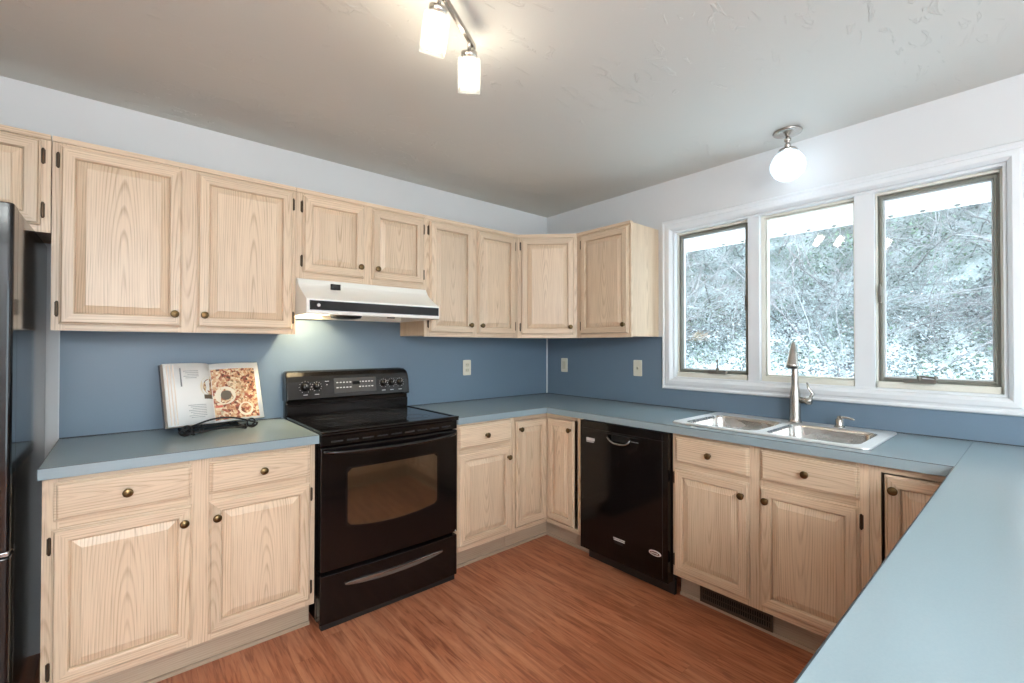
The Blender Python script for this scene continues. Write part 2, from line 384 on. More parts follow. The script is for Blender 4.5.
# ------------------------------------------------------------------ hardware
def knob_mesh():
    b = B()
    b.lathe([(.0095, 0), (.0095, .002), (.006, .004), (.0052, .011), (.009, .014), (.0145, .017), (.016, .0205), (.0155, .0235), (.0125, .0265), (.0115, .0262), (.009, .0278), (.004, .0288), (.0005, .029)], BRONZE, axis='-y', seg=24)
    bmesh.ops.recalc_face_normals(b.bm, faces=b.bm.faces)
    me = bpy.data.meshes.new('knob'); b.bm.to_mesh(me); b.bm.free(); me.materials.append(BRONZE); return me
KNOB = knob_mesh()
def hinge_mesh():
    b = B()
    b.box(-.0065, .0065, -.003, 0, -.026, .026, HINGE)
    b.lathe([(.002, -.031), (.004, -.029), (.0042, -.026), (.0042, .026), (.004, .029), (.002, .031)], HINGE, origin=(0, -.005, 0), seg=10)
    bmesh.ops.recalc_face_normals(b.bm, faces=b.bm.faces)
    me = bpy.data.meshes.new('hinge'); b.bm.to_mesh(me); b.bm.free(); me.materials.append(HINGE); return me
HNG = hinge_mesh()
def inst(me, name, parent, loc, rot=0):
    o = bpy.data.objects.new(name, me); COL.objects.link(o); o.parent = parent; o.location = loc; o.rotation_euler = (0, 0, rot); return o

T = .019
def ring_faces(b, rings, w, h, m, horiz_grain_rails=True, panel=False, off=0):
    """rings: (inset, y) list; closed frame of quads, mitred; x in [-w/2,w/2], z in [0,h]."""
    vl = []
    for ins, y in rings:
        vl.append([b.bm.verts.new(p) for p in ((-w/2+ins, y, ins), (w/2-ins, y, ins), (w/2-ins, y, h-ins), (-w/2+ins, y, h-ins))])
    c = (0, 0, h/2)
    if panel: bd = [b.board(2, 0, c, 'cath' if w > .2 else None)]*4
    else:
        bd = [b.board(0, 2, (0, 0, .025), 'straight'), b.board(2, 0, (w/2-.025, 0, h/2)), b.board(0, 2, (0, 0, h-.025), 'straight'), b.board(2, 0, (-w/2+.025, 0, h/2))]
    for a, q in zip(vl[:-1], vl[1:]):
        for i in range(4):
            j = (i+1) % 4; b.face([a[i], a[j], q[j], q[i]], m, False, bd[i])
    if panel: b.face(vl[-1], m, False, bd[0])
    return vl
def door(cab, x0, x1, z0, z1, yface, knob, hinges, kz, name='door', hz=(.055, .055)):
    """A raised-panel door over the face frame. knob, hinges: 'l', 'r' or None; kz: knob height above the door's bottom."""
    w, h = x1-x0, z1-z0
    b = B()
    ring_faces(b, [(.009, 0), (.009, -.0035), (0, -.004), (0, -.010), (.0035, -.0115), (.0045, -.0115), (.0085, -.0185), (.0100, -.019), (.041, -.019), (.0435, -.0178), (.0455, -.0145), (.0462, -.0145), (.0466, -.0035)], w, h, OAK)
    d = b.build(name, cab, ((x0+x1)/2, yface-.0006, z0))
    b = B()
    ring_faces(b, [(.0468, -.0035), (.0492, -.0040), (.0500, -.0072), (.0520, -.0080), (.0745, -.0165), (.0755, -.0182), (.0775, -.0188)], w, h, OAK, panel=True)
    b.build('panel', d)
    if knob:
        kx = (w/2-.027) if knob == 'r' else (-w/2+.027)
        inst(KNOB, 'knob', d, (kx, -.0188, kz))
    if hinges:
        hx = (w/2+.0055) if hinges == 'r' else (-w/2-.0055)
        for zz in (hz[0], h-hz[1]): inst(HNG, 'hinge', d, (hx, -.0004, zz))
    return d
def drawer(cab, x0, x1, z0, z1, yface, name='drawer'):
    w, h = x1-x0, z1-z0
    b = B()
    rings = [(.009, 0), (.009, -.0035), (0, -.004), (0, -.009), (.003, -.0105), (.0065, -.0105), (.0085, -.0165), (.0125, -.0188), (.0145, -.019)]
    vl = []
    for ins, y in rings: vl.append([b.bm.verts.new(p) for p in ((-w/2+ins, y, ins), (w/2-ins, y, ins), (w/2-ins, y, h-ins), (-w/2+ins, y, h-ins))])
    bd = b.board(0, 2, (0, 0, h/2))
    for a, q in zip(vl[:-1], vl[1:]):
        for i in range(4):
            j = (i+1) % 4; b.face([a[i], a[j], q[j], q[i]], OAK, False, bd)
    b.face(vl[-1], OAK, False, bd)
    d = b.build(name, cab, ((x0+x1)/2, yface-.0006, z0))
    inst(KNOB, 'knob', d, (0, -.0188, h/2)); return d
def frame_boards(cab, w, z0, z1, yf, stiles, rails, name='face_frame', th=.019):
    """stiles: (x0,x1) full height; rails: (x0,x1,z0,z1)."""
    b = B()
    for x0, x1 in stiles: b.box(x0, x1, yf, yf+th, z0, z1, OAK, 2)
    for x0, x1, a, c in rails: b.box(x0, x1, yf, yf+th, a, c, OAK, 0, 'straight')
    return b.build(name, cab)

BZ0, BZ1, BYF = .130, .874, -.611     # base cabinets: frame bottom, top, face plane (distance from the wall)
KICKY = -.532
def base_cab(label, loc, rot, w, fronts, stiles, dep0=-.016, group=None):
    """Local x runs 0..w along the wall, -y towards the room. fronts: dicts."""
    c = thing('base_cabinet', label, 'cabinet', loc, rot, group)
    b = B()
    yb = BYF+.019
    for xa, xb in ((.0005, .018), (w-.018, w-.0005)):
        b.box(xa, xb, yb, dep0, BZ0, BZ1, OAK, 2); b.box(xa, xb, KICKY+.0165, dep0, .001, BZ0, OAK, 2)
    b.box(.018, w-.018, yb, dep0, BZ0, BZ0+.018, OAK, 0); b.box(.018, w-.018, dep0-.008, dep0, BZ0, BZ1, OAK, 2)
    b.build('carcass', c)
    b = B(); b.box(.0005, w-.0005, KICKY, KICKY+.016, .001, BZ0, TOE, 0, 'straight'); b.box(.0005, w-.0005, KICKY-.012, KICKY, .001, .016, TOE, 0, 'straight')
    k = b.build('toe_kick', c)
    rails = []
    st = sorted(stiles)
    for a, q in zip(st[:-1], st[1:]):
        rails += [(a[1], q[0], BZ0, BZ0+.04), (a[1], q[0], BZ1-.028, BZ1), (a[1], q[0], .688, .735)]
    frame_boards(c, w, BZ0, BZ1, BYF, stiles, rails)
    b = B()
    for a, q in zip(st[:-1], st[1:]): b.box(a[1]-.004, q[0]+.004, BYF+.0192, BYF+.0232, BZ0+.02, BZ1-.01, OAK, 2)
    b.build('inner_panel', c)
    for f in fronts:
        if f['t'] == 'door': door(c, f['x'][0], f['x'][1], f['z'][0], f['z'][1], BYF, f.get('k'), f.get('h'), f['kz'])
        else: drawer(c, f['x'][0], f['x'][1], f['z'][0], f['z'][1], BYF)
    return c
DZ0, DZ1, WZa, WZb = .160, .695, .722, .855
# left of the range
X0 = -3.016
base_cab('wide oak base cabinet left of the range with two drawers over two doors', (X0, 0, 0), 0, .886,
         [dict(t='drawer', x=(.028, .416), z=(WZa, WZb)), dict(t='drawer', x=(.474, .862), z=(WZa, WZb)),
          dict(t='door', x=(.024, .418), z=(DZ0, DZ1), k='r', h='l', kz=.472), dict(t='door', x=(.472, .864), z=(DZ0, DZ1), k='l', h='r', kz=.468)],
         [(0, .042), (.403, .486), (.846, .886)])
# between range and corner
X1 = -1.349
base_cab('narrow oak base cabinet with one drawer and one door right of the range', (X1, 0, 0), 0, .430,
         [dict(t='drawer', x=(.009, .406), z=(WZa, WZb)), dict(t='door', x=(.009, .406), z=(DZ0, DZ1), k='r', h=None, kz=.468)],
         [(0, .03), (.392, .430)])
# sink base on the window wall: local x = -world y
Y0 = -1.549
base_cab('oak sink base cabinet under the window with two drawer fronts and two doors', (0, Y0, 0), R(-90), .825,
         [dict(t='drawer', x=(.020, .386), z=(WZa, WZb)), dict(t='drawer', x=(.435, .797), z=(WZa, WZb)),
          dict(t='door', x=(.014, .384), z=(DZ0, DZ1), k='r', h='l', kz=.474), dict(t='door', x=(.434, .796), z=(DZ0, DZ1), k='l', h='r', kz=.477)],
         [(0, .035), (.372, .448), (.785, .825)])
# corner cabinets with a folding pair of doors
def corner_cab(label, sgn, yc, y_end, x_end, peek):
    """sgn=+1: corner with the back wall (doors look to -y and -x); sgn=-1: corner with the peninsula. Built in world space about (0, yc)."""
    c = thing('corner_cabinet', label, 'cabinet', (0, yc, 0)); sw = .041 if sgn > 0 else .0355
    f = BYF; s = sgn
    b = B()
    # sides, backs, bottom (L shape), toe kick
    b.box(x_end, x_end+.018, s*-.016, s*(f+.019), BZ0, BZ1, OAK, 2); b.box(x_end, x_end+.018, s*-.016, s*(KICKY+.0165), .001, BZ0, OAK, 2)
    b.box(f+.019, -.016, s*y_end, s*(y_end+.018), BZ0, BZ1, OAK, 2); b.box(KICKY+.0165, -.016, s*y_end, s*(y_end+.018), .001, BZ0, OAK, 2)
    b.box(x_end+.018, -.016, s*-.016, s*-.026, BZ0, BZ1, OAK, 2); b.box(-.026, -.016, s*-.026, s*(y_end+.018), BZ0, BZ1, OAK, 2)
    b.box(x_end+.018, -.026, s*-.026, s*(f+.019), BZ0, BZ0+.018, OAK, 0); b.box(f+.019, -.026, s*(f+.019), s*(y_end+.018), BZ0, BZ0+.018, OAK, 1)
    b.build('carcass', c)
    b = B()
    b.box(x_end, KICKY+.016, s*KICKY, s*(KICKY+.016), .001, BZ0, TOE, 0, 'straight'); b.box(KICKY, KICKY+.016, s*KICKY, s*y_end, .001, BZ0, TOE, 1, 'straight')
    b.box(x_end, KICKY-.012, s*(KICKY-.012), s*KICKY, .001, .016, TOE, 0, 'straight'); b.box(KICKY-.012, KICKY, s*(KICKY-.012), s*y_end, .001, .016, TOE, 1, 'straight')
    b.build('toe_kick', c)
    b = B(); th = .019
    b.box(x_end, x_end+.020, s*f, s*(f+th), BZ0, BZ1, OAK, 2)
    b.box(f, f+th, s*y_end, s*(y_end+sw), BZ0, BZ1, OAK, 2)
    for a, q in ((BZ0, BZ0+.026), (BZ1-.028, BZ1)):
        b.box(x_end+.020, f+th, s*f, s*(f+th), a, q, OAK, 0, 'straight'); b.box(f, f+th, s*(f), s*(y_end+sw), a, q, OAK, 1, 'straight')
    b.build('face_frame', c)
    b = B(); b.box(f-.0175, f-.0005, s*(f-.0175), s*(f-.0005), .170, .838, OAK, 2); b.build('hinge_post', c)
    h = .842-.166
    if s > 0:
        door(c, x_end+.020, -.6295, .166, .842, f, 'l', None, h-.052)
        d = door(c, 0, .238, .166, .842, 0, 'r', None, h-.058)
        d.location = (f-.0006, -.6300-.119, .166); d.rotation_euler = (0, 0, R(-90))
    else:
        w = .220
        d = door(c, 0, w, .166, .842, 0, 'l', None, h-.052)
        d.location = (f-.0006, .632+w/2, .166); d.rotation_euler = (0, 0, R(-90))
        w2 = -.640-(x_end+.02)
        d = door(c, 0, w2, .166, .842, 0, 'r', None, h-.052)
        d.location = (-.640-w2/2, -(f-.0006), .166); d.rotation_euler = (0, 0, R(180))
    return c
corner_cab('oak corner base cabinet with a folding pair of narrow doors beside the dishwasher', 1, 0, -.931, -.917, True)
YP = -3.276      # back line of the peninsula run
corner_cab('oak corner base cabinet partly hidden behind the peninsula worktop', -1, YP, -.9005, -.917, True)
base_cab('oak base cabinet under the blue peninsula worktop', (-.919, YP, 0), R(180), 1.30,
         [dict(t='door', x=(.03, .43), z=(DZ0, .855), k='r', h='l', kz=.63), dict(t='door', x=(.45, .85), z=(DZ0, .855), k='l', h='r', kz=.63), dict(t='door', x=(.87, 1.27), z=(DZ0, .855), k='l', h='r', kz=.63)],
         [(0, .05), (.42, .46), (.84, .88), (1.26, 1.30)])

# ------------------------------------------------------------------ wall cabinets
UZ0, UZ1, UYF = 1.384, 2.134, -.324
def wall_cab(label, loc, rot, w, z0, doors, stiles, group=None, end=None):
    c = thing('wall_cabinet', label, 'cabinet', loc, rot, group)
    yb = UYF+.019; z1 = UZ1
    b = B()
    b.box(.0005, .016, yb, -.002, z0+.006, z1-.004, OAK, 2); b.box(w-.016, w-.0005, yb, -.002, z0+.006, z1-.004, OAK, 2)
    b.box(.016, w-.016, yb, -.002, z0+.010, z0+.026, OAK, 0); b.box(.016, w-.016, yb, -.002, z1-.02, z1-.004, OAK, 0); b.box(.016, w-.016, -.01, -.002, z0+.026, z1-.02, OAK, 2)
    b.build('carcass', c)
    st = sorted(stiles); rails = []
    for a, q in zip(st[:-1], st[1:]): rails += [(a[1], q[0], z0, z0+.04), (a[1], q[0], z1-.04, z1-.004)]
    frame_boards(c, w, z0, z1-.004, UYF, stiles, rails)
    b = B()
    for a, q in zip(st[:-1], st[1:]): b.box(a[1]-.004, q[0]+.004, UYF+.0192, UYF+.0232, z0+.03, z1-.03, OAK, 2)
    b.build('inner_panel', c)
    b = B(); b.box(.0005, w-.0005, UYF-.009, UYF+.02, z1-.016, z1+.004, OAK, 0, 'straight'); b.build('top_strip', c)
    for f in doors: door(c, f['x'][0], f['x'][1], f['z'][0], f['z'][1], UYF, f.get('k'), f.get('h'), f['kz'], hz=f.get('hz', (.06, .06)))
    return c
UD0, UD1 = 1.408, 2.108
XA = -3.026
wall_cab('large double door oak wall cabinet above the cookbook counter', (XA, 0, 0), 0, .884, UZ0,
         [dict(x=(.022, .411), z=(UD0, UD1), k='r', h='l', kz=.055), dict(x=(.466, .866), z=(UD0, UD1), k='l', h='r', kz=.055)],
         [(0, .04), (.398, .480), (.850, .884)])
XB = -2.1405
wall_cab('short double door oak wall cabinet over the range hood', (XB, 0, 0), 0, .743, 1.674,
         [dict(x=(.032, .357), z=(1.705, 2.106), k='r', h='l', kz=.058), dict(x=(.402, .733), z=(1.705, 2.106), k='l', h='r', kz=.058)],
         [(0, .045), (.345, .414), (.72, .743)])
XC = -1.3965
wall_cab('tall narrow double door oak wall cabinet right of the range hood', (XC, 0, 0), 0, .7705, UZ0,
         [dict(x=(.033, .364), z=(UD0, UD1), k='r', h='l', kz=.055), dict(x=(.402, .739), z=(UD0, UD1), k='l', h='r', kz=.055)],
         [(0, .045), (.352, .414), (.727, .7705)])
wall_cab('oak wall cabinet above the black refrigerator', (-3.98, 0, 0), 0, .951, 1.760,
         [dict(x=(.024, .455), z=(1.785, 2.113), k='r', h='l', kz=.05), dict(x=(.495, .924), z=(1.785, 2.113), k='l', h='r', kz=.05)],
         [(0, .04), (.44, .51), (.911, .951)])
YB = -.6315
wall_cab('single door oak wall cabinet with exposed end beside the window', (0, YB, 0), R(-90), .461, UZ0,
         [dict(x=(.044, .446), z=(UD0, UD1), k='r', h='l', kz=.058)], [(0, .05), (.43, .461)])
# diagonal corner wall cabinet
c = thing('wall_cabinet', 'diagonal oak wall cabinet set across the room corner', 'cabinet', (0, 0, 0))
pa, pb = Vector((-.625, UYF, 0)), Vector((UYF, -.6305, 0))
b = B()
poly = [(-.002, -.002), (-.6245, -.002), (-.6245, UYF+.004), (UYF+.004, -.630), (-.002, -.630)]
for z0, z1 in ((UZ0+.010, UZ0+.026), (UZ1-.02, UZ1-.004)): b.prism(poly, 2, z0, z1, OAK)
b.box(-.6245, -.609, UYF+.012, -.002, UZ0+.006, UZ1-.02, OAK, 2); b.box(UYF+.012, -.002, -.630, -.614, UZ0+.006, UZ1-.02, OAK, 2)
b.box(-.609, -.002, -.010, -.002, UZ0+.026, UZ1-.02, OAK, 2); b.box(-.010, -.002, -.614, -.010, UZ0+.026, UZ1-.02, OAK, 2)
b.build('carcass', c)
dv = pb-pa; Ld = dv.length; ang = math.atan2(dv.y, dv.x)
sub = bpy.data.objects.new('front', None); COL.objects.link(sub); sub.parent = c; sub.location = pa; sub.rotation_euler = (0, 0, ang)
def onfront(o):
    o.parent = c; o.matrix_parent_inverse = Matrix()
    o.location = pa+Matrix.Rotation(ang, 3, 'Z') @ Vector(o.location); o.rotation_euler = (0, 0, ang); return o
bpy.data.objects.remove(sub)
b = B(); L1 = Ld
b.box(0, .032, 0, .019, UZ0, UZ1-.004, OAK, 2); b.box(L1-.032, L1, 0, .019, UZ0, UZ1-.004, OAK, 2)
b.box(.032, L1-.032, 0, .019, UZ0, UZ0+.04, OAK, 0, 'straight'); b.box(.032, L1-.032, 0, .019, UZ1-.04, UZ1-.004, OAK, 0, 'straight')
onfront(b.build('face_frame', c))
b = B(); b.box(.028, L1-.028, .0192, .0232, UZ0+.03, UZ1-.03, OAK, 2); onfront(b.build('inner_panel', c))
b = B(); b.box(.0, L1, -.009, .02, UZ1-.016, UZ1+.004, OAK, 0, 'straight'); onfront(b.build('top_strip', c))
onfront(door(c, .026, L1-.020, UD0, UD1, 0, 'r', 'l', .055))

# ------------------------------------------------------------------ worktops
CT, CB, CF = .914, .8745, -.643
def worktop(label, boxes, edges, lines):
    c = thing('countertop', label, 'countertop', (boxes[0][0], boxes[0][2], CB))
    ox, oy, oz = c.location
    b = B()
    for x0, x1, y0, y1 in boxes: b.box(x0-ox, x1-ox, y0-oy, y1-oy, 0, CT-CB, LAM)
    bmesh.ops.remove_doubles(b.bm, verts=b.bm.verts, dist=1e-5)
    b.build('laminate_top', c)
    b = B()
    for x0, x1, y0, y1 in edges: b.box(x0-ox, x1-ox, y0-oy, y1-oy, -.0005, CT-CB-.0022, LAM)
    b.build('edge_band', c, bevel=.0008)
    b = B()
    for x0, x1, y0, y1 in edges:
        b.box(x0-ox, x1-ox, y0-oy, y1-oy, CT-CB-.0022, CT-CB-.0006, DARKLINE)
    b.build('edge_joint', c, label='thin dark joint line')
    return c
e = .003
worktop('short blue laminate worktop left of the range', [(-3.022, -2.1215, CF, -.006)],
        [(-3.022-e, -2.1215, CF-e, CF), (-3.022-e, -3.022, CF, -.006)], [])
SY0, SY1, SXF, SXB = -1.534, -2.353, -.562, -.062
worktop('blue laminate worktop running from the range round the corner to the sink', 
        [(-1.356, CF, CF, -.006), (CF, -.006, CF, -.006), (CF, -.006, SY0, CF), (CF, SXF, SY1, SY0), (SXB, -.006, SY1, SY0), (CF, -.006, -2.6165, SY1)],
        [(-1.356, CF, CF-e, CF), (CF-e, CF, -2.6165, CF-e)], [])
PX0, PX1, PY0, PY1 = -2.34, -.006, -3.62, -2.6175
worktop('wide blue laminate peninsula worktop in the foreground', [(PX0, PX1, PY0, PY1)],
        [(PX0-e, CF-.004, PY1, PY1+e), (PX0-e, PX0, PY0-e, PY1), (PX0, PX1, PY0-e, PY0)], [])

# backsplash panels and trims
b = B(); b.box(-3.024, -.0052, -.0045, -.0008, CT+.0005, UZ0+.006, SPLASH); b.box(-2.1400, -1.3980, -.0045, -.0008, UZ0+.006, 1.560, SPLASH); o = b.build('backsplash')
tag(o, 'blue laminate backsplash on the back wall behind the black range', 'backsplash')
b = B(); b.box(-3.024, -2.13, -.0075, -.0045, CT+.0003, CT+.004, DARKLINE); b.build('bottom_joint', o)
b = B(); b.box(-1.35, -.008, -.0075, -.0045, CT+.0003, CT+.004, DARKLINE); b.build('bottom_joint', o)
b = B(); b.box(-3.0285, -3.0242, -.006, -.0008, CT+.0005, UZ0+.006, TRIM); b.build('end_strip', o)
b = B()
b.box(-.0045, -.0008, -1.118, -.0052, CT+.0005, UZ0+.006, SPLASH); b.box(-.0045, -.0008, -3.6, -1.118, CT+.0005, 1.060, SPLASH); o = b.build('backsplash')
tag(o, 'blue laminate backsplash below the kitchen window', 'backsplash')
b = B(); b.box(-.0075, -.0045, -3.6, -.008, CT+.0003, CT+.004, DARKLINE); b.build('bottom_joint', o)
b = B(); b.box(-.0045, -.0005, -1.1225, -1.118, 1.060, UZ0+.006, DARKLINE); b.build('end_joint', o)
b = B(); b.box(-.0125, -.0047, -.0125, -.0047, CT+.005, UZ0+.008, TRIM); struct(b.build('trim_1'), 'thin white bead in the corner of the blue backsplash', 'trim')

# ------------------------------------------------------------------ window
def casing(yl, yr, zb, zt, wid):
    """picture-frame casing, profile stepped; sides numbered bottom, right, top, left"""
    b = B()
    prof = [(0, 0), (0, -.014), (.006, -.020), (.014, -.020), (.020, -.016), (.030, -.017), (.036, -.022), (.058, -.024), (.064, -.020), (.072, -.012), (.074, 0)]
    loops = []
    for d, x in prof:
        d = wid-d*wid/.074
        loops.append([(x, yl+d, zb-d), (x, yr-d, zb-d), (x, yr-d, zt+d), (x, yl+d, zt+d)])
    b.loft(loops, TRIM, smooth=False, cap0=False, cap1=False)
    return b
o = casing(WY1, WY0, WZ0, WZ1, .072).build('trim_2'); o.location.x = -.0009
struct(o, 'white stepped casing round the kitchen window', 'trim')
b = B()   # jamb liner and mullions
for a, q in ((WY1-.012, WY1-.0005), (WY0+.0005, WY0+.012)): b.box(.001, .149, a, q, WZ0+.0005, WZ1-.0005, TRIM)
b.box(.001, .149, WY0+.012, WY1-.012, WZ0+.0005, WZ0+.012, TRIM); b.box(.001, .149, WY0+.012, WY1-.012, WZ1-.012, WZ1-.0005, TRIM)
M1, M2 = (-1.742, -1.678), (-2.276, -2.196)
for a, q in (M1, M2): b.box(.010, .149, a, q, WZ0+.012, WZ1-.012, TRIM)
struct(b.build('trim_3'), 'white jambs and two mullions inside the window opening', 'trim')
LY = [(-1.678, -1.210), (-2.196, -1.742), (-2.710, -2.276)]
def pane_window(i, y0, y1, sash, label):
    z0, z1 = WZ0+.012, WZ1-.012
    w = thing('window_%d' % i, label, 'window', (.05, (y0+y1)/2, z0)); w['kind'] = 'structure'
    oy, oz = (y0+y1)/2, z0
    h = z1-z0; a, q = y0-oy, y1-oy
    # cream inner frame and sloped sill
    b = B(); fl, fr_w = (.010, .008) if sash else (.004, .022)
    b.box(-.012, .05, a+.0005, a+fl, 0.0005, h, CREAM); b.box(-.012, .05, q-fr_w, q-.0005, 0.0005, h, CREAM)
    b.box(-.012, .05, a+fl, q-fr_w, h-.014, h, CREAM); b.box(-.030, .05, a+fl, q-fr_w, 0.0005, .030, CREAM)
    b.build('window_frame', w, bevel=.002)
    ga, gq, gz0, gz1 = a+fl, q-fr_w, .030, h-.014
    b = B(); s = .020 if sash else .008; mm = ALU if sash else CREAM
    def rect(bb, ya, yb, za, zb, s, x0, x1, m):
        bb.box(x0, x1, ya, ya+s, za, zb, m); bb.box(x0, x1, yb-s, yb, za, zb, m); bb.box(x0, x1, ya+s, yb-s, za, za+s, m); bb.box(x0, x1, ya+s, yb-s, zb-s, zb, m)
    rect(b, ga+.0005, gq-.0005, gz0+.0005, gz1-.0005, s, .004, .034, mm)
    rect(b, ga+s*.45, gq-s*.45, gz0+s*.45, gz1-s*.45, s*.5, -.004, .008, mm)
    b.build('sash', w, bevel=.0012)
    if sash:
        b = B(); rect(b, ga+s, gq-s, gz0+s, gz1-s, .006, .016, .03, TRIM); b.build('glazing_bead', w)
    b = B(); b.box(.018, .022, ga+s*.9, gq-s*.9, gz0+s*.9, gz1-s*.9, PANE); b.build('pane', w)
    if sash:
        cy = (ga+gq)/2+(-.055 if i == 1 else .05)
        b = B()
        b.prism(rrect(cy-.058, cy+.058, .0310, .052, .006, 3), 0, -.056, -.0305, ALUD)
        b.lathe([(.010, 0), (.010, .02), (.007, .024)], ALUD, origin=(-.048, cy, .044), seg=12)
        if i == 1:
            b.tube([(-.048, cy, .062), (-.060, cy-.006, .085), (-.058, cy-.002, .108)], .0045, ALUD); b.lathe([(.001, 0), (.008, .004), (.008, .014), (.001, .018)], ALUD, origin=(-.058, cy-.002, .104), seg=10)
        else:
            b.tube([(-.050, cy, .064), (-.060, cy-.02, .064), (-.064, cy-.055, .060)], .005, ALUD); b.lathe([(.001, 0), (.008, .004), (.008, .014), (.001, .018)], ALUD, origin=(-.064, cy-.058, .052), seg=10)
        b.build('crank', w, bevel=.001)
        ly = (ga+.010) if i == 1 else (gq-.010)
        b = B(); b.box(-.020, -.0045, ly-.007, ly+.007, .42, .50, ALUD); b.box(-.028, -.020, ly-.004, ly+.004, .455, .51, ALUD); b.build('latch', w, bevel=.0015)
    return w
pane_window(1, *LY[0], True, 'grey framed casement beside the wall cabinets, left of the three windows')
pane_window(2, *LY[1], False, 'cream framed fixed window pane behind the faucet')
pane_window(3, *LY[2], True, 'wide grey framed casement at the far right of the window wall')

# ------------------------------------------------------------------ refrigerator
c = thing('refrigerator', 'tall black glossy refrigerator cut off at the left edge', 'refrigerator', (-3.52, -.42, 0))
FX0, FX1 = -.460, .456
b = B(); b.box(FX0, FX1, -.312, .385, .03, 1.752, FRIDGE); b.build('cabinet_body', c, bevel=.004)
def fdoor(name, z0, z1):
    b = B(); pts = rrect(FX0, FX1, -.380, -.30, .012, 5)
    b.prism(pts, 2, z0, z1, FRIDGE); d = b.build(name, c, bevel=.004); return d
d = fdoor('door', .705, 1.756)
b = B()
b.tube([(-.40, -.38, .86), (-.40, -.43, .88), (-.40, -.435, 1.2), (-.40, -.43, 1.58), (-.40, -.38, 1.60)], .012, FRIDGE, 12); b.build('handle', d)
d = fdoor('freezer_drawer', .06, .688)
b = B(); b.tube([(-.36, -.38, .63), (-.35, -.43, .63), (0, -.445, .63), (.35, -.43, .63), (.36, -.38, .63)], .012, FRIDGE, 12); b.build('handle', d)
b = B(); b.box(FX1-.05, FX1-.004, -.372, -.31, .690, .703, GREYMETAL); b.build('hinge_cap', c, bevel=.002)
b = B(); b.box(FX0+.03, FX1-.03, -.30, .38, 0.001, .03, BLACKM); b.build('kick_grille', c)

# ------------------------------------------------------------------ range
RX0, RX1 = -2.1165, -1.3665
c = thing('range', 'black electric range with glass cooktop and oven window', 'stove', ((RX0+RX1)/2, -.33, 0))
hw = (RX1-RX0)/2
b = B()
b.box(-hw, hw, -.275, .315, .03, .905, BLACK); b.box(-hw+.02, hw-.02, -.25, .30, .001, .03, BLACKM)
b.build('body', c, bevel=.003)
b = B()     # cooktop frame with raised rim
yb, yf = .262, -.335
b.box(-hw-.0015, hw+.0015, yf, yb, .905, .918, BLACK)
b.box(-hw-.0015, -hw+.016, yf+.02, yb, .918, .929, BLACK); b.box(hw-.016, hw+.0015, yf+.02, yb, .918, .929, BLACK)
b.box(-hw-.0015, hw+.0015, yf-.004, yf+.030, .918, .929, BLACK)
b.build('cooktop_frame', c, bevel=.004, seg=3)
b = B(); b.box(-hw+.016, hw-.016, yf+.030, yb-.001, .918, .9245, BGLASS); ct = b.build('cooktop_glass', c)
for px, py, r in ((-.19, -.16, .105), (.19, -.16, .085), (-.19, .11, .085), (.19, .11, .105)):
    b = B()
    for rr in (r, r*.62):
        k = 40; b.loft([[(px+q*math.cos(2*math.pi*i/k), py+q*math.sin(2*math.pi*i/k), .9247+zz) for i in range(k)] for q, zz in ((rr-.001, 0), (rr-.001, .0003), (rr+.001, .0003), (rr+.001, 0))], DISPLAY, cap0=False, cap1=False)
    b.build('burner_ring', ct)
b = B()     # backguard: riser, then the tilted console above
b.box(-hw-.004, hw-.008, .268, .318, .905, 1.018, BLACK); b.box(-hw-.002, hw-.010, .255, .268, .93, .99, BLACK)
b.build('backguard_riser', c, bevel=.004)
b = B()
prof = [(.318, 1.012), (.232, 1.014), (.226, 1.024), (.238, 1.120), (.246, 1.150), (.260, 1.172), (.280, 1.181), (.318, 1.181)]
loops = []
for x, sc in ((-hw-.009, .93), (-hw-.002, .985), (-hw+.012, 1.0), (hw-.055, 1.0), (hw-.030, .975), (hw-.016, .92), (hw-.012, .84)):
    loops.append([(x, .318+(y-.318)*(1 if sc > .95 else .97), 1.012+(z-1.012)*sc) for y, z in prof])
b.loft(loops, CONSOLE, smooth=False); con = b.build('control_console', c, bevel=.003)
def on_console(x, z):      # point on the console's sloped face
    t = (z-1.024)/(1.120-1.024); return (x, .226+.012*t, z)
tilt = math.atan2(.012, .096)
b = B(); y0 = .226
b.loft([[(x, on_console(x, z)[1]-d, z) for x, z in ((-.125, 1.045), (.135, 1.045), (.135, 1.132), (-.125, 1.132))] for d in (-.002, .0022)], DISPLAY, smooth=False); dp = b.build('display_panel', con)
b = B()
for r_, zz in ((0, 1.078), (1, 1.108)):
    for i in range(12):
        x = -.105+i*.0195
        if 5 <= i <= 6: continue
        p = on_console(x, zz); b.box(p[0]-.0055, p[0]+.0055, p[1]-.0032, p[1]-.0022, zz-.004, zz+.002, PRINT)
b.box(-.014, .030, on_console(0, 1.1)[1]-.0034, on_console(0, 1.1)[1]-.0022, 1.072, 1.112, BGLASS)
b.build('button_marks', dp)
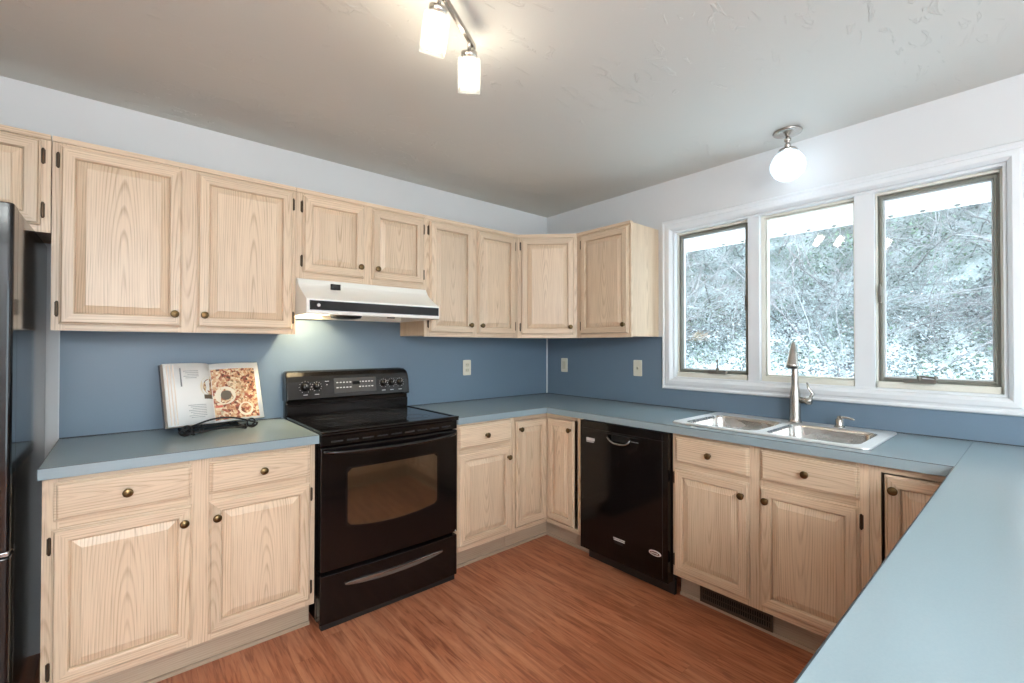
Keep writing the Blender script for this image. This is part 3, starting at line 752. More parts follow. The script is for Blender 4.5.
for x in (-.285, -.222, .185, .240, .297):
    p = on_console(x, 1.090); b = B(); ax = Vector((0, -math.cos(tilt), -math.sin(tilt)*-0+.12)); r_ = .024 if x == -.285 else .0195
    b.lathe([(r_, 0), (r_, .004), (r_*.8, .006), (r_*.78, .022), (r_*.6, .025), (0.0005, .025)], BLACK, origin=p, axis=ax, seg=24)
    b.box(p[0]-.0035, p[0]+.0035, p[1]-.030, p[1]-.006, p[2]-.014, p[2]+.018, BLACK)
    b.box(p[0]-.0008, p[0]+.0008, p[1]-.031, p[1]-.0295, p[2]+.004, p[2]+.018, PRINT)
    k_ = b.build('knob', con)
    b = B()
    for i in range(11):
        a = R(-60+i*30); q = (p[0]+math.cos(a)*r_*1.35, p[2]+math.sin(a)*r_*1.35); yy = on_console(*q)[1]
        b.box(q[0]-.0015, q[0]+.0015, yy-.001, yy+.0005, q[1]-.0015, q[1]+.0015, PRINT)
    for wx, zz in ((.012, 1.046),): yy = on_console(x, zz)[1]; b.box(x-wx, x+wx, yy-.001, yy+.0005, zz-.002, zz+.0015, PRINT)
    b.build('dial_marks', k_)
b = B(); yy = on_console(-.165, 1.1)[1]; b.box(-.168, -.162, yy-.0012, yy, 1.095, 1.101, PRINT); b.box(-.176, -.154, yy-.0012, yy, 1.116, 1.119, PRINT); b.build('indicator_lamp', con)
# vent strip, oven door, drawer (front slightly bowed)
def bow(x): return -.026*(1-(x/hw)**2)*.35
def bowed(bb, x0, x1, z0, z1, yb, y, m, k=24):
    loops = []
    for i in range(k+1):
        x = x0+(x1-x0)*i/k; yf = y+bow(x); loops.append([(x, yb, z0), (x, yf, z0), (x, yf, z1), (x, yb, z1)])
    bb.loft(loops, m, smooth=False)
b = B(); bowed(b, -hw, hw, .856, .903, -.275, -.318, BLACK); v = b.build('vent_strip', c, bevel=.003)
b = B()
for i in range(9): x = -.30+i*.075; b.box(x-.028, x+.028, -.318+bow(x)-.0012, -.31, .872, .879, BLACKM)
b.build('vent_slots', v)
b = B(); bowed(b, -hw, hw, .276, .850, -.275, -.322, BLACK); od = b.build('oven_door', c, bevel=.005)
# window with arched bottom, framed by a lip
def winpoly(x0, x1, z0, z1, r, sag, k=8):
    pts = [(x0, z1-r), (x0+r*.3, z1-r*.3), (x0+r, z1), (x1-r, z1), (x1-r*.3, z1-r*.3), (x1, z1-r), (x1, z0+r), (x1-r*.3, z0+r*.3)]
    for i in range(k+1):
        t = i/k; x = (x1-r)+((x0+r)-(x1-r))*t; pts.append((x, z0-sag*(1-(2*t-1)**2)))
    pts += [(x0+r*.3, z0+r*.3), (x0, z0+r)]
    return pts
wx0, wx1, wz0, wz1 = -.252, .240, .468, .738
b = B(); pin = winpoly(wx0, wx1, wz0, wz1, .018, .022); pout = winpoly(wx0-.008, wx1+.008, wz0-.008, wz1+.008, .02, .022)
lp = []
for pts, d in ((pout, .001), (pout, -.0025), (pin, -.0025), (pin, .002)):
    lp.append([(x, -.322+bow(x)+d, z) for x, z in pts])
b.loft(lp, CONSOLE, smooth=False, cap0=False, cap1=False); fr_ = b.build('window_lip', od)
b = B(); rows = []
for i in range(25):
    t = i/24; x = wx0+(wx1-wx0)*t; zl = wz0-.022*(1-(2*t-1)**2); r_ = .018; ex = min(t, 1-t)*(wx1-wx0); ins = (r_-math.sqrt(max(0, r_*r_-(r_-ex)**2))) if ex < r_ else 0
    rows.append([b.bm.verts.new((x, -.322+bow(x)-.0012, z)) for z in (zl+ins, wz1-ins)])
for a, q in zip(rows[:-1], rows[1:]): b.face([a[0], q[0], q[1], a[1]], OVENGLASS, True)
b.build('oven_window', od)
b = B(); pts = []
for i in range(25):
    t = i/24; x = -hw+.012+(2*hw-.024)*t; e_ = abs(2*t-1)**10
    pts.append((x, -.352+bow(x)*1.6+e_*.026, .832-.012*(1-(2*t-1)**2)))
b.tube(pts, [.0075+.003*(1-abs(2*i/24-1)) for i in range(25)], CONSOLE, 12); b.build('handle', od)
b = B(); bowed(b, -hw, hw, .034, .258, -.275, -.320, BLACK); dr = b.build('storage_drawer', c, bevel=.004)
b = B(); k = 18; up_, lo_ = [], []
for i in range(k+1):
    t = i/k; x = -.262+.535*t; zc = .196-.014*(1-(2*t-1)**2); hh = .0035+.011*(1-(2*t-1)**4)
    up_.append((x, zc+hh)); lo_.append((x, zc-hh))
outl = up_+list(reversed(lo_))
b.loft([[(x, -.320+bow(x)+d, .19+(z-.19)*s_) for x, z in outl] for d, s_ in ((.001, 1), (-.006, 1), (-.009, .8))], GREYMETAL, smooth=False); b.build('drawer_pull', dr)
b = B(); b.box(-hw+.01, hw-.01, -.31, -.276, .004, .033, BLACKM); b.build('base_skirt', c)
b = B(); b.lathe([(.004, 0), (.004, .002), (.001, .003)], SILVER, origin=(hw-.012, -.322+bow(hw-.012), .283), axis='-y', seg=12); b.build('emblem', od)

# ------------------------------------------------------------------ range hood
HX0, HX1 = -2.1395, -1.3985
c = thing('range_hood', 'cream range hood with dark control strip above the range', 'range hood', ((HX0+HX1)/2, -.25, 1.48))
hw = (HX1-HX0)/2
b = B()     # side profile (y, z) local: sloped, concave front
prof = [(.244, .192), (-.080, .192), (-.098, .190)]
for i in range(1, 8):
    t = i/8; prof.append((-.098-.150*t, .190-.112*(t**.62)))
prof += [(-.252, .076), (-.254, .010), (-.250, .002), (-.235, .002), (-.235, .066), (-.09, .165), (.225, .165), (.225, .002), (.244, .002)]
n_ = len(prof)
b.loft([[(x, y, z) for y, z in prof] for x in (-hw, hw)], HOODW, smooth=False)
shell = b.build('shell', c, bevel=.0025)
b = B(); b.box(-hw+.010, hw-.004, -.2585, -.2535, .018, .070, SILVER); st_ = b.build('strip_surround', c)
b = B(); b.box(-hw+.013, hw-.007, -.2605, -.2585, .021, .067, CONSOLE); b.lathe([(.0085, 0), (.008, .0015), (.002, .002)], SILVER, origin=(-hw+.055, -.2605, .045), axis='-y', seg=16); b.build('control_strip', st_)
b = B(); b.box(-.222, -.172, -.1560, -.1475, .138, .168, CONSOLE)
bd_ = b.build('badge_plate', c); bd_.rotation_euler = (R(0), 0, 0)
for xx in (-hw-.0004, hw-.0036):
    b = B(); b.prism(prof[:prof.index((-.235, .002))+1]+[(.244, .002)], 0, xx, xx+.004, HOODW); b.build('side_panel', c)
b = B(); b.box(-.14, hw-.03, -.20, .20, .045, .055, STEEL); b.box(-.16, -.14, -.20, .20, .020, .10, HOODW); b.build('filter_tray', c)
b = B(); b.lathe([(.085, .006), (.088, .0), (.080, -.016), (.045, -.022), (.0005, -.024)], BLACKM, origin=(-.085, .0, .018), seg=28); b.build('fan_guard', c)
b = B(); b.lathe([(.0005, -.012), (.018, -.010), (.030, 0), (.030, .006)], HOODGLOW, origin=(-.265, .02, .095), seg=20); b.build('lamp_lens', c)
b = B(); b.box(.06, .10, -.234, -.222, -.003, .003, BLACKM); b.build('switch', c)

# ------------------------------------------------------------------ dishwasher
c = thing('dishwasher', 'black dishwasher with pocket handle between oak cabinets', 'dishwasher', (-.33, -1.2440, 0), R(-90))
hw = .2970        # local x = -world y, front towards local -y ; local y = world x + .33
b = B(); b.box(-hw+.004, hw-.004, -.27, .30, .09, .868, BLACKM); b.build('tub_body', c)
b = B()           # door with a recessed pocket near its top
fx = -.320
hx0, hx1, hz0, hz1 = -.088, .064, .768, .806
b.box(-hw, hx0, fx, -.272, .088, .868, BLACK); b.box(hx1, hw, fx, -.272, .088, .868, BLACK)
b.box(hx0, hx1, fx, -.272, .088, hz0, BLACK); b.box(hx0, hx1, fx, -.272, hz1, .868, BLACK); b.box(hx0, hx1, -.290, -.272, hz0, hz1, BLACKM)
bmesh.ops.remove_doubles(b.bm, verts=b.bm.verts, dist=1e-5)
dd = b.build('door', c)
b = B(); b.box(-hw+.018, hw-.018, fx-.0012, fx+.001, .823, .8245, BLACKM); b.build('console_line', dd)
b = B(); pts = []
for i in range(13):
    t = i/12; x = hx0-.004+(hx1-hx0+.008)*t; pts.append((x, fx-.004, hz0+.012-.020*(1-(2*t-1)**2)+.014*abs(2*t-1)**6))
b.tube(pts, .0055, GREYMETAL, 10); b.build('handle', dd)
b = B(); b.box(hx0-.055, hx1+.05, fx-.0014, fx, .812, .8155, DISPLAY)
for i in range(5): b.box(.075+i*.010, .079+i*.010, fx-.0014, fx, .789, .7915, PRINT)
b.build('control_marks', dd)
b = B(); b.box(-.250, -.186, fx-.0012, fx, .751, .768, PRINT)
for z_ in (.7415, .7465): b.box(-.250, -.192, fx-.0012, fx, z_, z_+.0025, PRINT)
b.build('printed_label', dd)
b = B()
for i, (z_, w_) in enumerate(((.217, .080), (.208, .078), (.199, .066), (.192, .070))): b.box(-.050+i*.004, -.050+w_, fx-.0012, fx, z_, z_+(.006 if i < 2 else .003), PRINT if i < 2 else DISPLAY)
b.build('model_label', dd)
b = B(); k = 28; cx, cz = .222, .222
b.loft([[(cx+a*math.cos(2*math.pi*i/k), y, cz+q*math.sin(2*math.pi*i/k)) for i in range(k)] for a, q, y in ((.037, .0145, fx), (.037, .0145, fx-.002), (.033, .0115, fx-.003))], SILVER, smooth=False)
em = b.build('oval_emblem', dd)
b = B(); b.loft([[(cx+a*math.cos(2*math.pi*i/k), y, cz+q*math.sin(2*math.pi*i/k)) for i in range(k)] for a, q, y in ((.029, .0095, fx-.003), (.029, .0095, fx-.0033))], GREYMETAL, smooth=False)
for i in range(6): b.box(cx-.021+i*.007, cx-.017+i*.007, fx-.0037, fx-.0033, cz-.003, cz+.003, SILVER)
b.build('emblem_lettering', em)
b = B(); b.box(hw-.0325, hw-.030, fx-.001, fx+.001, .10, .86, DISPLAY); b.build('door_edge_line', dd)
b = B(); b.box(-hw+.004, hw-.004, -.245, -.225, .002, .085, BLACKM); b.build('kick_plate', c, bevel=.002)

# ------------------------------------------------------------------ toe-kick register
c = thing('floor_register', 'brown metal air grille set in the toe kick under the sink', 'vent', (KICKY-.0125, -1.835, .018))
b = B(); y0, y1, z0, z1 = -.172, .172, 0, .078
b.box(-.007, 0, y0, y1, z0, .014, VENT); b.box(-.007, 0, y0, y1, z1-.012, z1, VENT); b.box(-.007, 0, y0, y0+.012, .014, z1-.012, VENT); b.box(-.007, 0, y1-.012, y1, .014, z1-.012, VENT)
b.build('frame', c, bevel=.001)
b = B(); b.box(-.001, 0, y0+.012, y1-.012, .014, z1-.012, VOID)
for i in range(30): yy = y0+.018+i*.0105; b.box(-.005, -.001, yy, yy+.0035, .014, z1-.012, VENT)
b.box(-.006, -.001, y0+.012, y1-.012, .038, .042, VENT); b.build('grille', c)

# ------------------------------------------------------------------ sink, faucet, soap dispenser
SX0, SX1, SYa, SYb, SZ = -.574, -.044, -2.369, -1.518, .9155
c = thing('kitchen_sink', 'double bowl stainless steel sink set in the worktop under the window', 'sink', ((SX0+SX1)/2, (SYa+SYb)/2, SZ))
ox, oy = (SX0+SX1)/2, (SYa+SYb)/2
basins = [(-.535-ox, -.150-ox, -1.927-oy, -1.564-oy), (-.535-ox, -.150-ox, -2.325-oy, -1.963-oy)]
b = B(); bm = b.bm; b.mi(RIMSTEEL)
def loopv(pts, z): return [bm.verts.new((x, y, z)) for x, y in pts]
def loope(vs): return [bm.edges.new((vs[i], vs[(i+1) % len(vs)])) for i in range(len(vs))]
outer = rrect(SX0-ox, SX1-ox, SYa-oy, SYb-oy, .03)
eo = loopv(outer, .0075); edges = loope(eo); holes = []
for q in basins:
    hv = loopv(rrect(*q, .055), .0065); edges += loope(hv); holes.append(hv)
bmesh.ops.triangle_fill(bm, use_beauty=True, edges=edges)
def skin(a, bvs, sm=True):
    for i in range(len(a)):
        j = (i+1) % len(a); f = bm.faces.new((a[i], a[j], bvs[j], bvs[i])); f.smooth = sm
lo = loopv([(x*1.008, y*1.006) for x, y in outer], .004); lo2 = loopv([(x*1.008, y*1.006) for x, y in outer], 0.0002)
skin(eo, lo); skin(lo, lo2)
rim = b.build('rim', c)
for q, hv in zip(basins, holes):
    b = B(); x0, x1, y0, y1 = q
    loops = [[(x, y, z) for x, y in rrect(x0+d, x1-d, y0+d, y1-d, max(.055-d*.5, .02))] for d, z in ((-.001, .0066), (.002, .003), (.006, -.010), (.010, -.120), (.018, -.155), (.045, -.172))]
    cxm, cym = (x0+x1)/2, (y0+y1)/2
    loops.append([(cxm+(x-cxm)*.15, cym+(y-cym)*.15, -.178) for x, y in rrect(x0, x1, y0, y1, .055)])
    b.loft(loops, STEEL, cap0=False, cap1=True); bs = b.build('basin', c)
    b = B(); b.lathe([(.045, -.1765), (.045, -.174), (.036, -.1745), (.032, -.178), (.0005, -.178)], NICKEL, origin=(cxm, cym, 0), seg=24); b.build('drain', bs)
c = thing('faucet', 'tall brushed nickel pull down faucet behind the sink', 'faucet', (-.092, -1.957, SZ+.0075))
b = B(); b.lathe([(.031, 0), (.031, .004), (.028, .007), (.0268, .02), (.0262, .12), (.0245, .150), (.0190, .185), (.0170, .21), (.0165, .30), (.0160, .335), (.012, .345)], NICKEL, seg=28); b.build('body', c)
sp = Vector((-.80, -.10, 0)).normalized()     # spray head hangs towards the room
apex = sp*.030+Vector((0, 0, .418))
b = B(); b.tube([(0, 0, .33), sp*.004+Vector((0, 0, .36)), sp*.014+Vector((0, 0, .39)), sp*.026+Vector((0, 0, .409)), apex], [.016, .0155, .0135, .011, .008], NICKEL, 16); b.build('spout_neck', c)
dirn = (sp*.30+Vector((0, 0, -1))).normalized()
b = B(); b.lathe([(.0005, -.010), (.007, -.008), (.011, .004), (.015, .025), (.0205, .062), (.0265, .100), (.0295, .122), (.0295, .130), (.026, .133), (.0005, .131)], NICKEL, origin=apex, axis=dirn, seg=28); sh_ = b.build('spray_head', c)
b = B(); b.lathe([(.024, .1325), (.023, .1345), (.0005, .1345)], BLACKM, origin=apex, axis=dirn, seg=24); b.build('spray_face', sh_)
b = B(); hd = Vector((.10, -1, 0)).normalized()
b.lathe([(.017, .0), (.017, .030), (.022, .034), (.022, .056), (.017, .062), (.0005, .063)], NICKEL, origin=hd*.015+Vector((0, 0, .118)), axis=hd, seg=20)
q0 = hd*.064+Vector((0, 0, .125))
b.tube([q0, q0+Vector((0, 0, .030))+hd*.016, q0+Vector((0, 0, .060))-hd*.004, q0+Vector((0, 0, .088))-hd*.008], [.010, .0075, .006, .0055], NICKEL, 12); b.build('lever_handle', c)
c = thing('soap_dispenser', 'small brushed nickel soap dispenser right of the faucet', 'soap dispenser', (-.098, -2.155, SZ+.0075))
b = B(); b.lathe([(.023, 0), (.023, .004), (.019, .008), (.0175, .012), (.0175, .036), (.014, .040), (.010, .044), (.010, .054), (.0005, .055)], NICKEL, seg=24); b.build('body', c)
b = B(); b.tube([(0, 0, .050), (-.012, -.022, .052), (-.030, -.062, .050), (-.032, -.068, .045)], [.008, .0065, .005, .0045], NICKEL, 12); b.build('nozzle', c)

# ------------------------------------------------------------------ outlets and switches
def plate(name, label, loc, rot, kind):
    o = thing(name, label, 'outlet' if kind == 'duplex' else ('switch' if kind == 'rocker' else 'wall jack'), loc, rot)
    b = B(); b.prism(rrect(-.035, .035, -.0575, .0575, .006, 3), 1, -.006, 0, ALMOND); p = b.build('cover_plate', o, bevel=.002)
    b = B()
    if kind == 'duplex':
        for z in (-.020, .020):
            b.prism(rrect(-.0165, .0165, z-.0135, z+.0135, .008, 4), 1, -.0085, -.006, ALMOND2)
            b.box(-.0075, -.0055, -.0092, -.0085, z-.002, z+.006, BLACKM); b.box(.0055, .0075, -.0092, -.0085, z-.002, z+.006, BLACKM)
        b.build('receptacle', o)
    elif kind == 'rocker':
        b.box(-.0165, .0165, -.0105, -.006, -.033, .033, ALMOND2); b.build('rocker', o, bevel=.002)
    else:
        b.box(-.007, .007, -.0085, -.006, -.008, .008, BLACKM); b.lathe([(.012, .006), (.011, .0085), (.007, .0085)], ALMOND2, axis='-y', seg=20); b.build('jack', o)
    for z in ((0,) if kind == 'duplex' else (-.044, .044)):
        b = B(); b.lathe([(.0028, .006), (.0028, .0072), (.0005, .0074)], ALMOND2, origin=(0, 0, z), axis='-y', seg=10); b.build('screw', o)
    return o
plate('wall_outlet', 'almond duplex outlet on the back wall backsplash', (-.853, -.0046, 1.163), 0, 'duplex')
plate('light_switch', 'almond rocker switch near the corner of the window wall', (-.0046, -.213, 1.167), R(-90), 'rocker')
plate('phone_jack', 'almond cover plate with small centre jack beside the window casing', (-.0046, -.927, 1.168), R(-90), 'jack')

# ------------------------------------------------------------------ cookbook and its stand
BK = Vector((-2.468, -.182, .946)); BROT = R(13); LEAN = R(17)
c = thing('cookbook', 'open cookbook showing a food photograph, propped on the iron stand', 'book', BK)
c.rotation_euler = (-LEAN, 0, BROT)
c.rotation_euler = (Matrix.Rotation(BROT, 3, 'Z') @ Matrix.Rotation(-LEAN, 3, 'X')).to_euler()
BH = .297
def page_curve(side, w, thick, k=14):
    pts = []
    for i in range(k+1):
        t = i/k; y = -.004-thick*(1-math.exp(-7*t))-.006*math.sin(math.pi*min(1, t*1.05))*1.0
        pts.append((side*w*t, y))
    return pts
def page_block(name, side, w, thick, mface, edgem):
    b = B(); cur = page_curve(side, w, thick); k = len(cur)
    front = [[b.bm.verts.new((x, y, z)) for z in (0, BH)] for x, y in cur]
    back = [[b.bm.verts.new((x, 0.002, z)) for z in (0, BH)] for x, y in cur]
    for i in range(k-1):
        b.face([front[i][0], front[i+1][0], front[i+1][1], front[i][1]], mface, True)
        b.face([front[i][0], back[i][0], back[i+1][0], front[i+1][0]], edgem); b.face([front[i][1], front[i+1][1], back[i+1][1], back[i][1]], edgem)
    b.face([front[-1][0], back[-1][0], back[-1][1], front[-1][1]], edgem)
    return b.build(name, c)
def overlay(bb, side, w, thick, u0, u1, z0, z1, m, eps=.0007, k=10):
    """printed patch following the page's curve"""
    cur = page_curve(side, w, thick, 60)
    rows = []
    for i in range(k+1):
        u = u0+(u1-u0)*i/k; j = min(60, max(0, round(u*60))); x = side*w*u; y = cur[j][1]-eps
        rows.append([bb.bm.verts.new((x, y, z)) for z in (z0*BH, z1*BH)])
    for a, q in zip(rows[:-1], rows[1:]): bb.face([a[0], q[0], q[1], a[1]], m, True)
def disc(bb, side, w, thick, uc, zc, r, m, eps, half=False):
    cur = page_curve(side, w, thick, 60); vs = []
    for i in range(24):
        a = 2*math.pi*i/24; u = uc+r*math.cos(a)/w
        if half: u = max(0, u)
        j = min(60, max(0, round(u*60))); vs.append(bb.bm.verts.new((side*w*u, cur[j][1]-eps-.0004, zc*BH+r*math.sin(a))))
    bmesh.ops.remove_doubles(bb.bm, verts=vs, dist=1e-6); vs = [v for v in vs if v.is_valid]
    bb.face(vs, m)
LWp, RWp, LT, RT = .200, .226, .030, .012
lp_ = page_block('left_page', -1, LWp, LT, PAPER, PAPEREDGE); rp_ = page_block('right_page', 1, RWp, RT, PAPER, PAPEREDGE)
b = B(); overlay(b, 1, RWp, RT, .01, .90, .03, .90, FOOD, k=24); disc(b, 1, RWp, RT, .24, .44, .045, FOODPLATE, .0011); disc(b, 1, RWp, RT, .25, .44, .024, FOODDK, .0015); disc(b, 1, RWp, RT, .62, .18, .035, FOODPLATE, .0011); disc(b, 1, RWp, RT, .62, .19, .026, FOOD, .0015); overlay(b, 1, RWp, RT, .03, .16, .24, .28, FOODRED, .0012)
b.build('food_photograph', rp_)
b = B(); disc(b, -1, LWp, LT, .02, .60, .055, FOODPLATE, .0008, half=True); disc(b, -1, LWp, LT, .02, .60, .042, FOOD, .0012, half=True); overlay(b, -1, LWp, LT, .0, .22, .40, .47, FOODDK, .0012); b.build('food_photograph', lp_)
for z0_, nl, u0_, u1_ in ((.86, 5, .30, .62), (.30, 8, .20, .58)):
    b = B()
    for i in range(nl): overlay(b, -1, LWp, LT, u0_+(.05 if i == nl-1 else 0), u1_-.04*(i % 3), z0_-i*.028, z0_-i*.028+.014, INK, .0010, 6)
    b.build('printed_text', lp_)
b = B(); overlay(b, -1, LWp, LT, .66, .69, .62, .92, INKD, .0009, 3); b.build('printed_heading', lp_)
for u in (.80, .86, .92):
    b = B(); overlay(b, -1, LWp, LT, u, u+.022, .02, .97, PAPEREDGE, .0008, 3); b.build('page_step', lp_)
b = B(); b.box(-LWp-.006, RWp+.006, .003, .006, -.002, BH+.004, COVER); b.build('cover', c, bevel=.001)
SY = BK.y-.01
c = thing('cookbook_stand', 'black wrought iron scroll stand holding the open cookbook', 'book stand', (BK.x-.005, BK.y-.026, CT+.0005), BROT)
b = B(); r = .0042
def spiral(cx, cz, y, r0, turns, start, sgn=1, k=22):
    return [(cx+sgn*math.cos(R(start)+2*math.pi*turns*i/k)*r0*(1-.62*i/k), y, cz+math.sin(R(start)+2*math.pi*turns*i/k)*r0*(1-.62*i/k)) for i in range(k+1)]
yf = -.066
rail = [(-.165+.33*i/16, yf-.006*math.sin(math.pi*i/16), .022+.046*math.sin(math.pi*i/16)) for i in range(17)]
b.tube(rail, r, IRON, 8)
b.tube([(-.165, yf, .024)]+spiral(-.140, .030, yf-.004, .028, 1.2, 195, 1), r*.9, IRON, 8); b.tube([(.165, yf, .024)]+spiral(.140, .030, yf-.004, .028, 1.2, 195, -1), r*.9, IRON, 8)
b.tube([(-.16, yf, .012), (-.08, yf-.004, .012), (0, yf-.006, .020), (.08, yf-.004, .012), (.16, yf, .012)], r, IRON, 8)
b.build('scroll_front', c)
b = B()
for i in range(6): a = R(60*i+20); b.loft([[(-.085+math.cos(a+da)*rr, yf-.008+dy, .030+math.sin(a+da)*rr) for da, rr in ((0, .004), (.4, .012), (0, .019), (-.4, .012))] for dy in (-.002, .002)], IRON, smooth=False)
b.build('leaf_ornament', c)
for sx in (-.11, .11):
    b = B()
    b.tube([(sx, yf, .022), (sx, yf-.012, .004), (sx, yf-.004, .0045), (sx, .0, .0045), (sx, .09, .0045)], r, IRON, 8)
    b.tube([(sx, yf+.004, .012), (sx, .040, .020), (sx*.75, .097, .20)], r, IRON, 8); b.tube([(sx*.75, .097, .20), (sx, .122, .0045), (sx, .09, .0045)], r, IRON, 8); b.build('leg', c)
b = B(); b.tube([(-.0825, .097, .20), (0, .102, .215), (.0825, .097, .20)], r, IRON, 8); b.tube([(-.11, .012, .0225), (.11, .012, .0225)], r, IRON, 8); b.build('back_rest', c)

# ------------------------------------------------------------------ lights
# bar light on the ceiling over the floor between the counters
u = Vector((-.847, -.533, 0)); B0 = Vector((-1.868, -1.507, 2.388)); LB = .80
c = thing('track_light', 'brushed nickel bar ceiling light with frosted glass cylinder shades', 'ceiling light', B0+u*LB/2+Vector((0, 0, H-.0005-B0.z)))
O = Vector(c.location)
nrm = Vector((-u.y, u.x, 0))
def loc(p): return Vector(p)-O
b = B(); p0, p1 = loc(B0), loc(B0+u*LB)
def bar(bb, a, q, w, h, m):
    s_ = nrm*w/2; v_ = Vector((0, 0, h/2)); bb.loft([[p-s_-v_, p+s_-v_, p+s_+v_, p-s_+v_] for p in (a, q)], m, smooth=False)
bar(b, p0, p1, .014, .020, NICKEL); b.build('bar', c, bevel=.002)
b = B(); b.lathe([(.060, 0), (.062, -.004), (.060, -.020), (.050, -.026), (.008, -.028), (.008, -.052), (.0005, -.053)], NICKEL, seg=32); b.build('ceiling_canopy', c)
heads = [(.045, Vector((.287, .41, -.86)).normalized()), (.265, Vector((.10, .50, -.86)).normalized()), (.535, Vector((.05, .48, -.86)).normalized()), (.755, Vector((-.12, .45, -.86)).normalized())]
for t, ax in heads:
    P = loc(B0+u*t)
    b = B(); b.tube([P, P+ax*.036], .0065, NICKEL, 12); b.lathe([(.010, .030), (.024, .032), (.0285, .036), (.0285, .053), (.012, .056)], NICKEL, origin=P, axis=ax, seg=24); hd_ = b.build('lamp_head', c)
    b = B(); b.lathe([(.029, .0525), (.0405, .0535), (.0415, .058), (.0415, .166), (.0395, .166), (.0395, .059), (.030, .0545)], CLEAR, origin=P, axis=ax, seg=28, cap0=False, cap1=False); b.build('glass_shade', hd_)
    b = B(); b.lathe([(.012, .056), (.024, .060), (.0265, .064), (.0265, .148), (.024, .152), (.0005, .153)], TRACKGLOW, origin=P, axis=ax, seg=24); b.build('glowing_diffuser', hd_)
# globe over the sink
c = thing('globe_light', 'small glass globe ceiling light in front of the window', 'ceiling light', (-.175, -1.955, H-.0005))
b = B(); b.lathe([(.066, 0), (.068, -.004), (.064, -.010), (.050, -.016), (.030, -.022), (.012, -.026), (.010, -.030)], NICKEL, seg=32); b.build('ceiling_canopy', c)
b = B(); b.lathe([(.009, -.026), (.009, -.034), (.016, -.040), (.017, -.048), (.010, -.054), (.009, -.062), (.015, -.068), (.015, -.076), (.010, -.082), (.012, -.088), (.040, -.094), (.047, -.102), (.046, -.106)], NICKEL, seg=24); b.build('stem', c)
b = B(); gr = .084; b.lathe([(gr*math.sin(R(a)), -.180+gr*math.cos(R(a))) for a in (33, 45, 60, 75, 90, 105, 120, 135, 150, 165, 179.5)], GLOBEGLASS, seg=36, cap0=False); b.build('glass_globe', c)
b = B(); b.lathe([(.010, -.104), (.013, -.112), (.014, -.130), (.030, -.160), (.040, -.185), (.036, -.205), (.020, -.220), (.0005, -.224)], GLOBEGLOW, seg=24); b.build('bulb', c)
# drum lamp added behind the viewpoint, unseen, to fill the room with light
c = thing('fill_drum_lamp', 'wide drum pendant lamp added behind the viewpoint as unseen fill light', 'pendant lamp', (-3.15, -4.55, H-.0005))
b = B(); b.lathe([(.06, 0), (.06, -.02), (.01, -.025), (.006, -.03), (.006, -.30), (.0005, -.305)], NICKEL, seg=24); b.build('stem', c)
b = B(); b.lathe([(.33, -.30), (.33, -.62), (.325, -.62), (.05, -.625), (.0005, -.625)], FILLGLOW, seg=40, cap0=False); b.lathe([(.0005, -.302), (.33, -.302)], FILLTOP, seg=40, cap0=False, cap1=False); b.build('lamp_shade', c)

# ------------------------------------------------------------------ outside the window
b = B()     # bank rising behind the house
g = random.Random(3); NX, NY = 34, 46
def bank_z(x, y):
    t = max(0, x-1.0); return .30+.30*t+.085*t*t+.10*math.sin(1.3*x+2.1*y)+.07*math.sin(3.7*y+x)
vs = [[b.bm.verts.new((.4+i*.28, -6.5+j*.28, bank_z(.4+i*.28, -6.5+j*.28)+g.uniform(-.05, .05))) for j in range(NY)] for i in range(NX)]
for i in range(NX-1):
    for j in range(NY-1): b.face([vs[i][j], vs[i+1][j], vs[i+1][j+1], vs[i][j+1]], BANK, True)
struct(b.build('hill'), 'frosted bank rising outside the window', 'hillside')
b = B(); b.box(.152, .70, -5.5, 2.5, 2.104, 2.13, SOFFIT); b.box(.66, .70, -5.5, 2.5, 2.098, 2.28, SOFFIT)
ev = struct(b.build('roof_eave'), 'white perforated roof soffit seen at the top of the window', 'eave')
b = B()
for i in range(14):
    for j in range(12): yy = -1.90+i*.030; xx = .24+j*.030; b.box(xx, xx+.005, yy, yy+.005, 2.1032, 2.104, ALU)
b.build('perforations', ev)['kind'] = 'stuff'
for i in range(12):
    b = B(); yy = -2.80+i*.142; b.lathe([(.014, 0), (.013, .005), (.008, .009), (.0005, .011)], ALUD, origin=(.66, yy, 2.104), axis=Vector((-1, 0, .2)), seg=12); b.build('clip', ev)
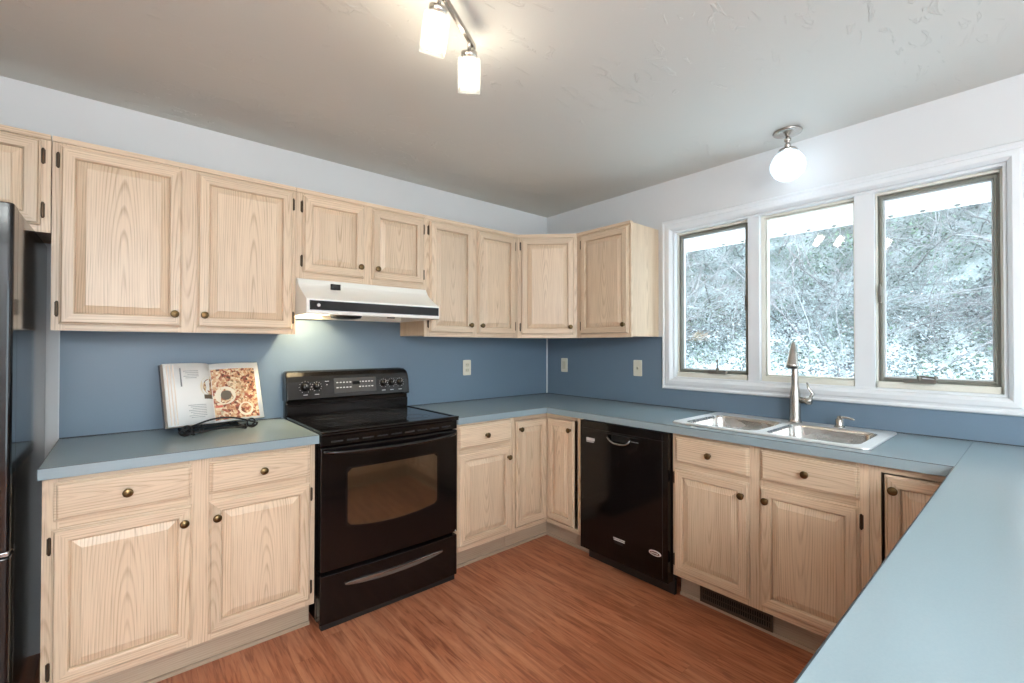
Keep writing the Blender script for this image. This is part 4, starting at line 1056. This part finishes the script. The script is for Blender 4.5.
# leafy tangle
b = B()
def leaf(p, s, m=None):
    a, t = g.uniform(0, 6.283), g.uniform(-.9, .9)
    d = Vector((math.cos(a)*math.cos(t), math.sin(a)*math.cos(t), math.sin(t))); n2 = d.orthogonal().normalized(); n2.rotate(Matrix.Rotation(g.uniform(0, 6.28), 3, d))
    p = Vector(p); q = [b.bm.verts.new(v) for v in (p, p+d*s*.5+n2*s*.28, p+d*s, p+d*s*.5-n2*s*.28)]
    b.face(q, m or LEAF)
for _ in range(64000):
    x = 2.5+4.2*g.random()**1.25; y = g.uniform(-4.6, 4.4); t = g.random()
    top = .18+.95*abs(math.sin(1.7*x+1.1*y)+.6*math.sin(3.1*y-.9*x))*min(1, (x-2.3)*.55)
    leaf((x, y, bank_z(x, y)+top*t), g.uniform(.018, .048))
for _ in range(26000):
    x = 2.2+1.5*g.random()**1.3; y = g.uniform(-4.6, 4.4)
    leaf((x, y, bank_z(x, y)+.42*g.random()**1.6), g.uniform(.018, .045), FROST)
def twig(bb, p, d, L, r0, depth):
    pts = [Vector(p)]; d = Vector(d).normalized()
    for i in range(5):
        d = (d+Vector((g.uniform(-.3, .3), g.uniform(-.3, .3), g.uniform(-.22, .25)))).normalized(); pts.append(pts[-1]+d*L/5)
    bb.tube(pts, [r0*(1-.15*i) for i in range(6)], TWIG, 4)
    if depth:
        for _ in range(depth+1):
            q = g.choice(pts[1:]); dd_ = (d+Vector((g.uniform(-.9, .9), g.uniform(-.9, .9), g.uniform(-.5, .7)))).normalized(); twig(bb, q, dd_, L*g.uniform(.45, .75), r0*.55, depth-1)
for _ in range(420):
    x, y = g.uniform(2.5, 5.2), g.uniform(-4.3, 3.8)
    twig(b, (x, y, bank_z(x, y)+g.uniform(-.1, .9)), (g.uniform(-.6, .3), g.uniform(-1, 1), g.uniform(-.1, 1.1)), g.uniform(.4, 1.2), g.uniform(.004, .010), 2)
tag(b.build('hillside_thicket'), 'frosty tangle of leaves and bare twigs on the bank outside the window', 'thicket', kind='stuff')
for k, (x, y, lab) in enumerate(((1.75, -1.75, 'pale bare sapling outside the wide right casement'), (1.75, -.80, 'pale bare sapling outside the fixed pane behind the faucet'), (1.75, .05, 'pale bare sapling outside the left casement'))):
    b = B(); twig(b, (0, 0, -.1), (.02, .1, 1), 1.25, .010, 3); o = b.build('bare_sapling', None, (x, y, bank_z(x, y))); tag(o, lab, 'sapling')
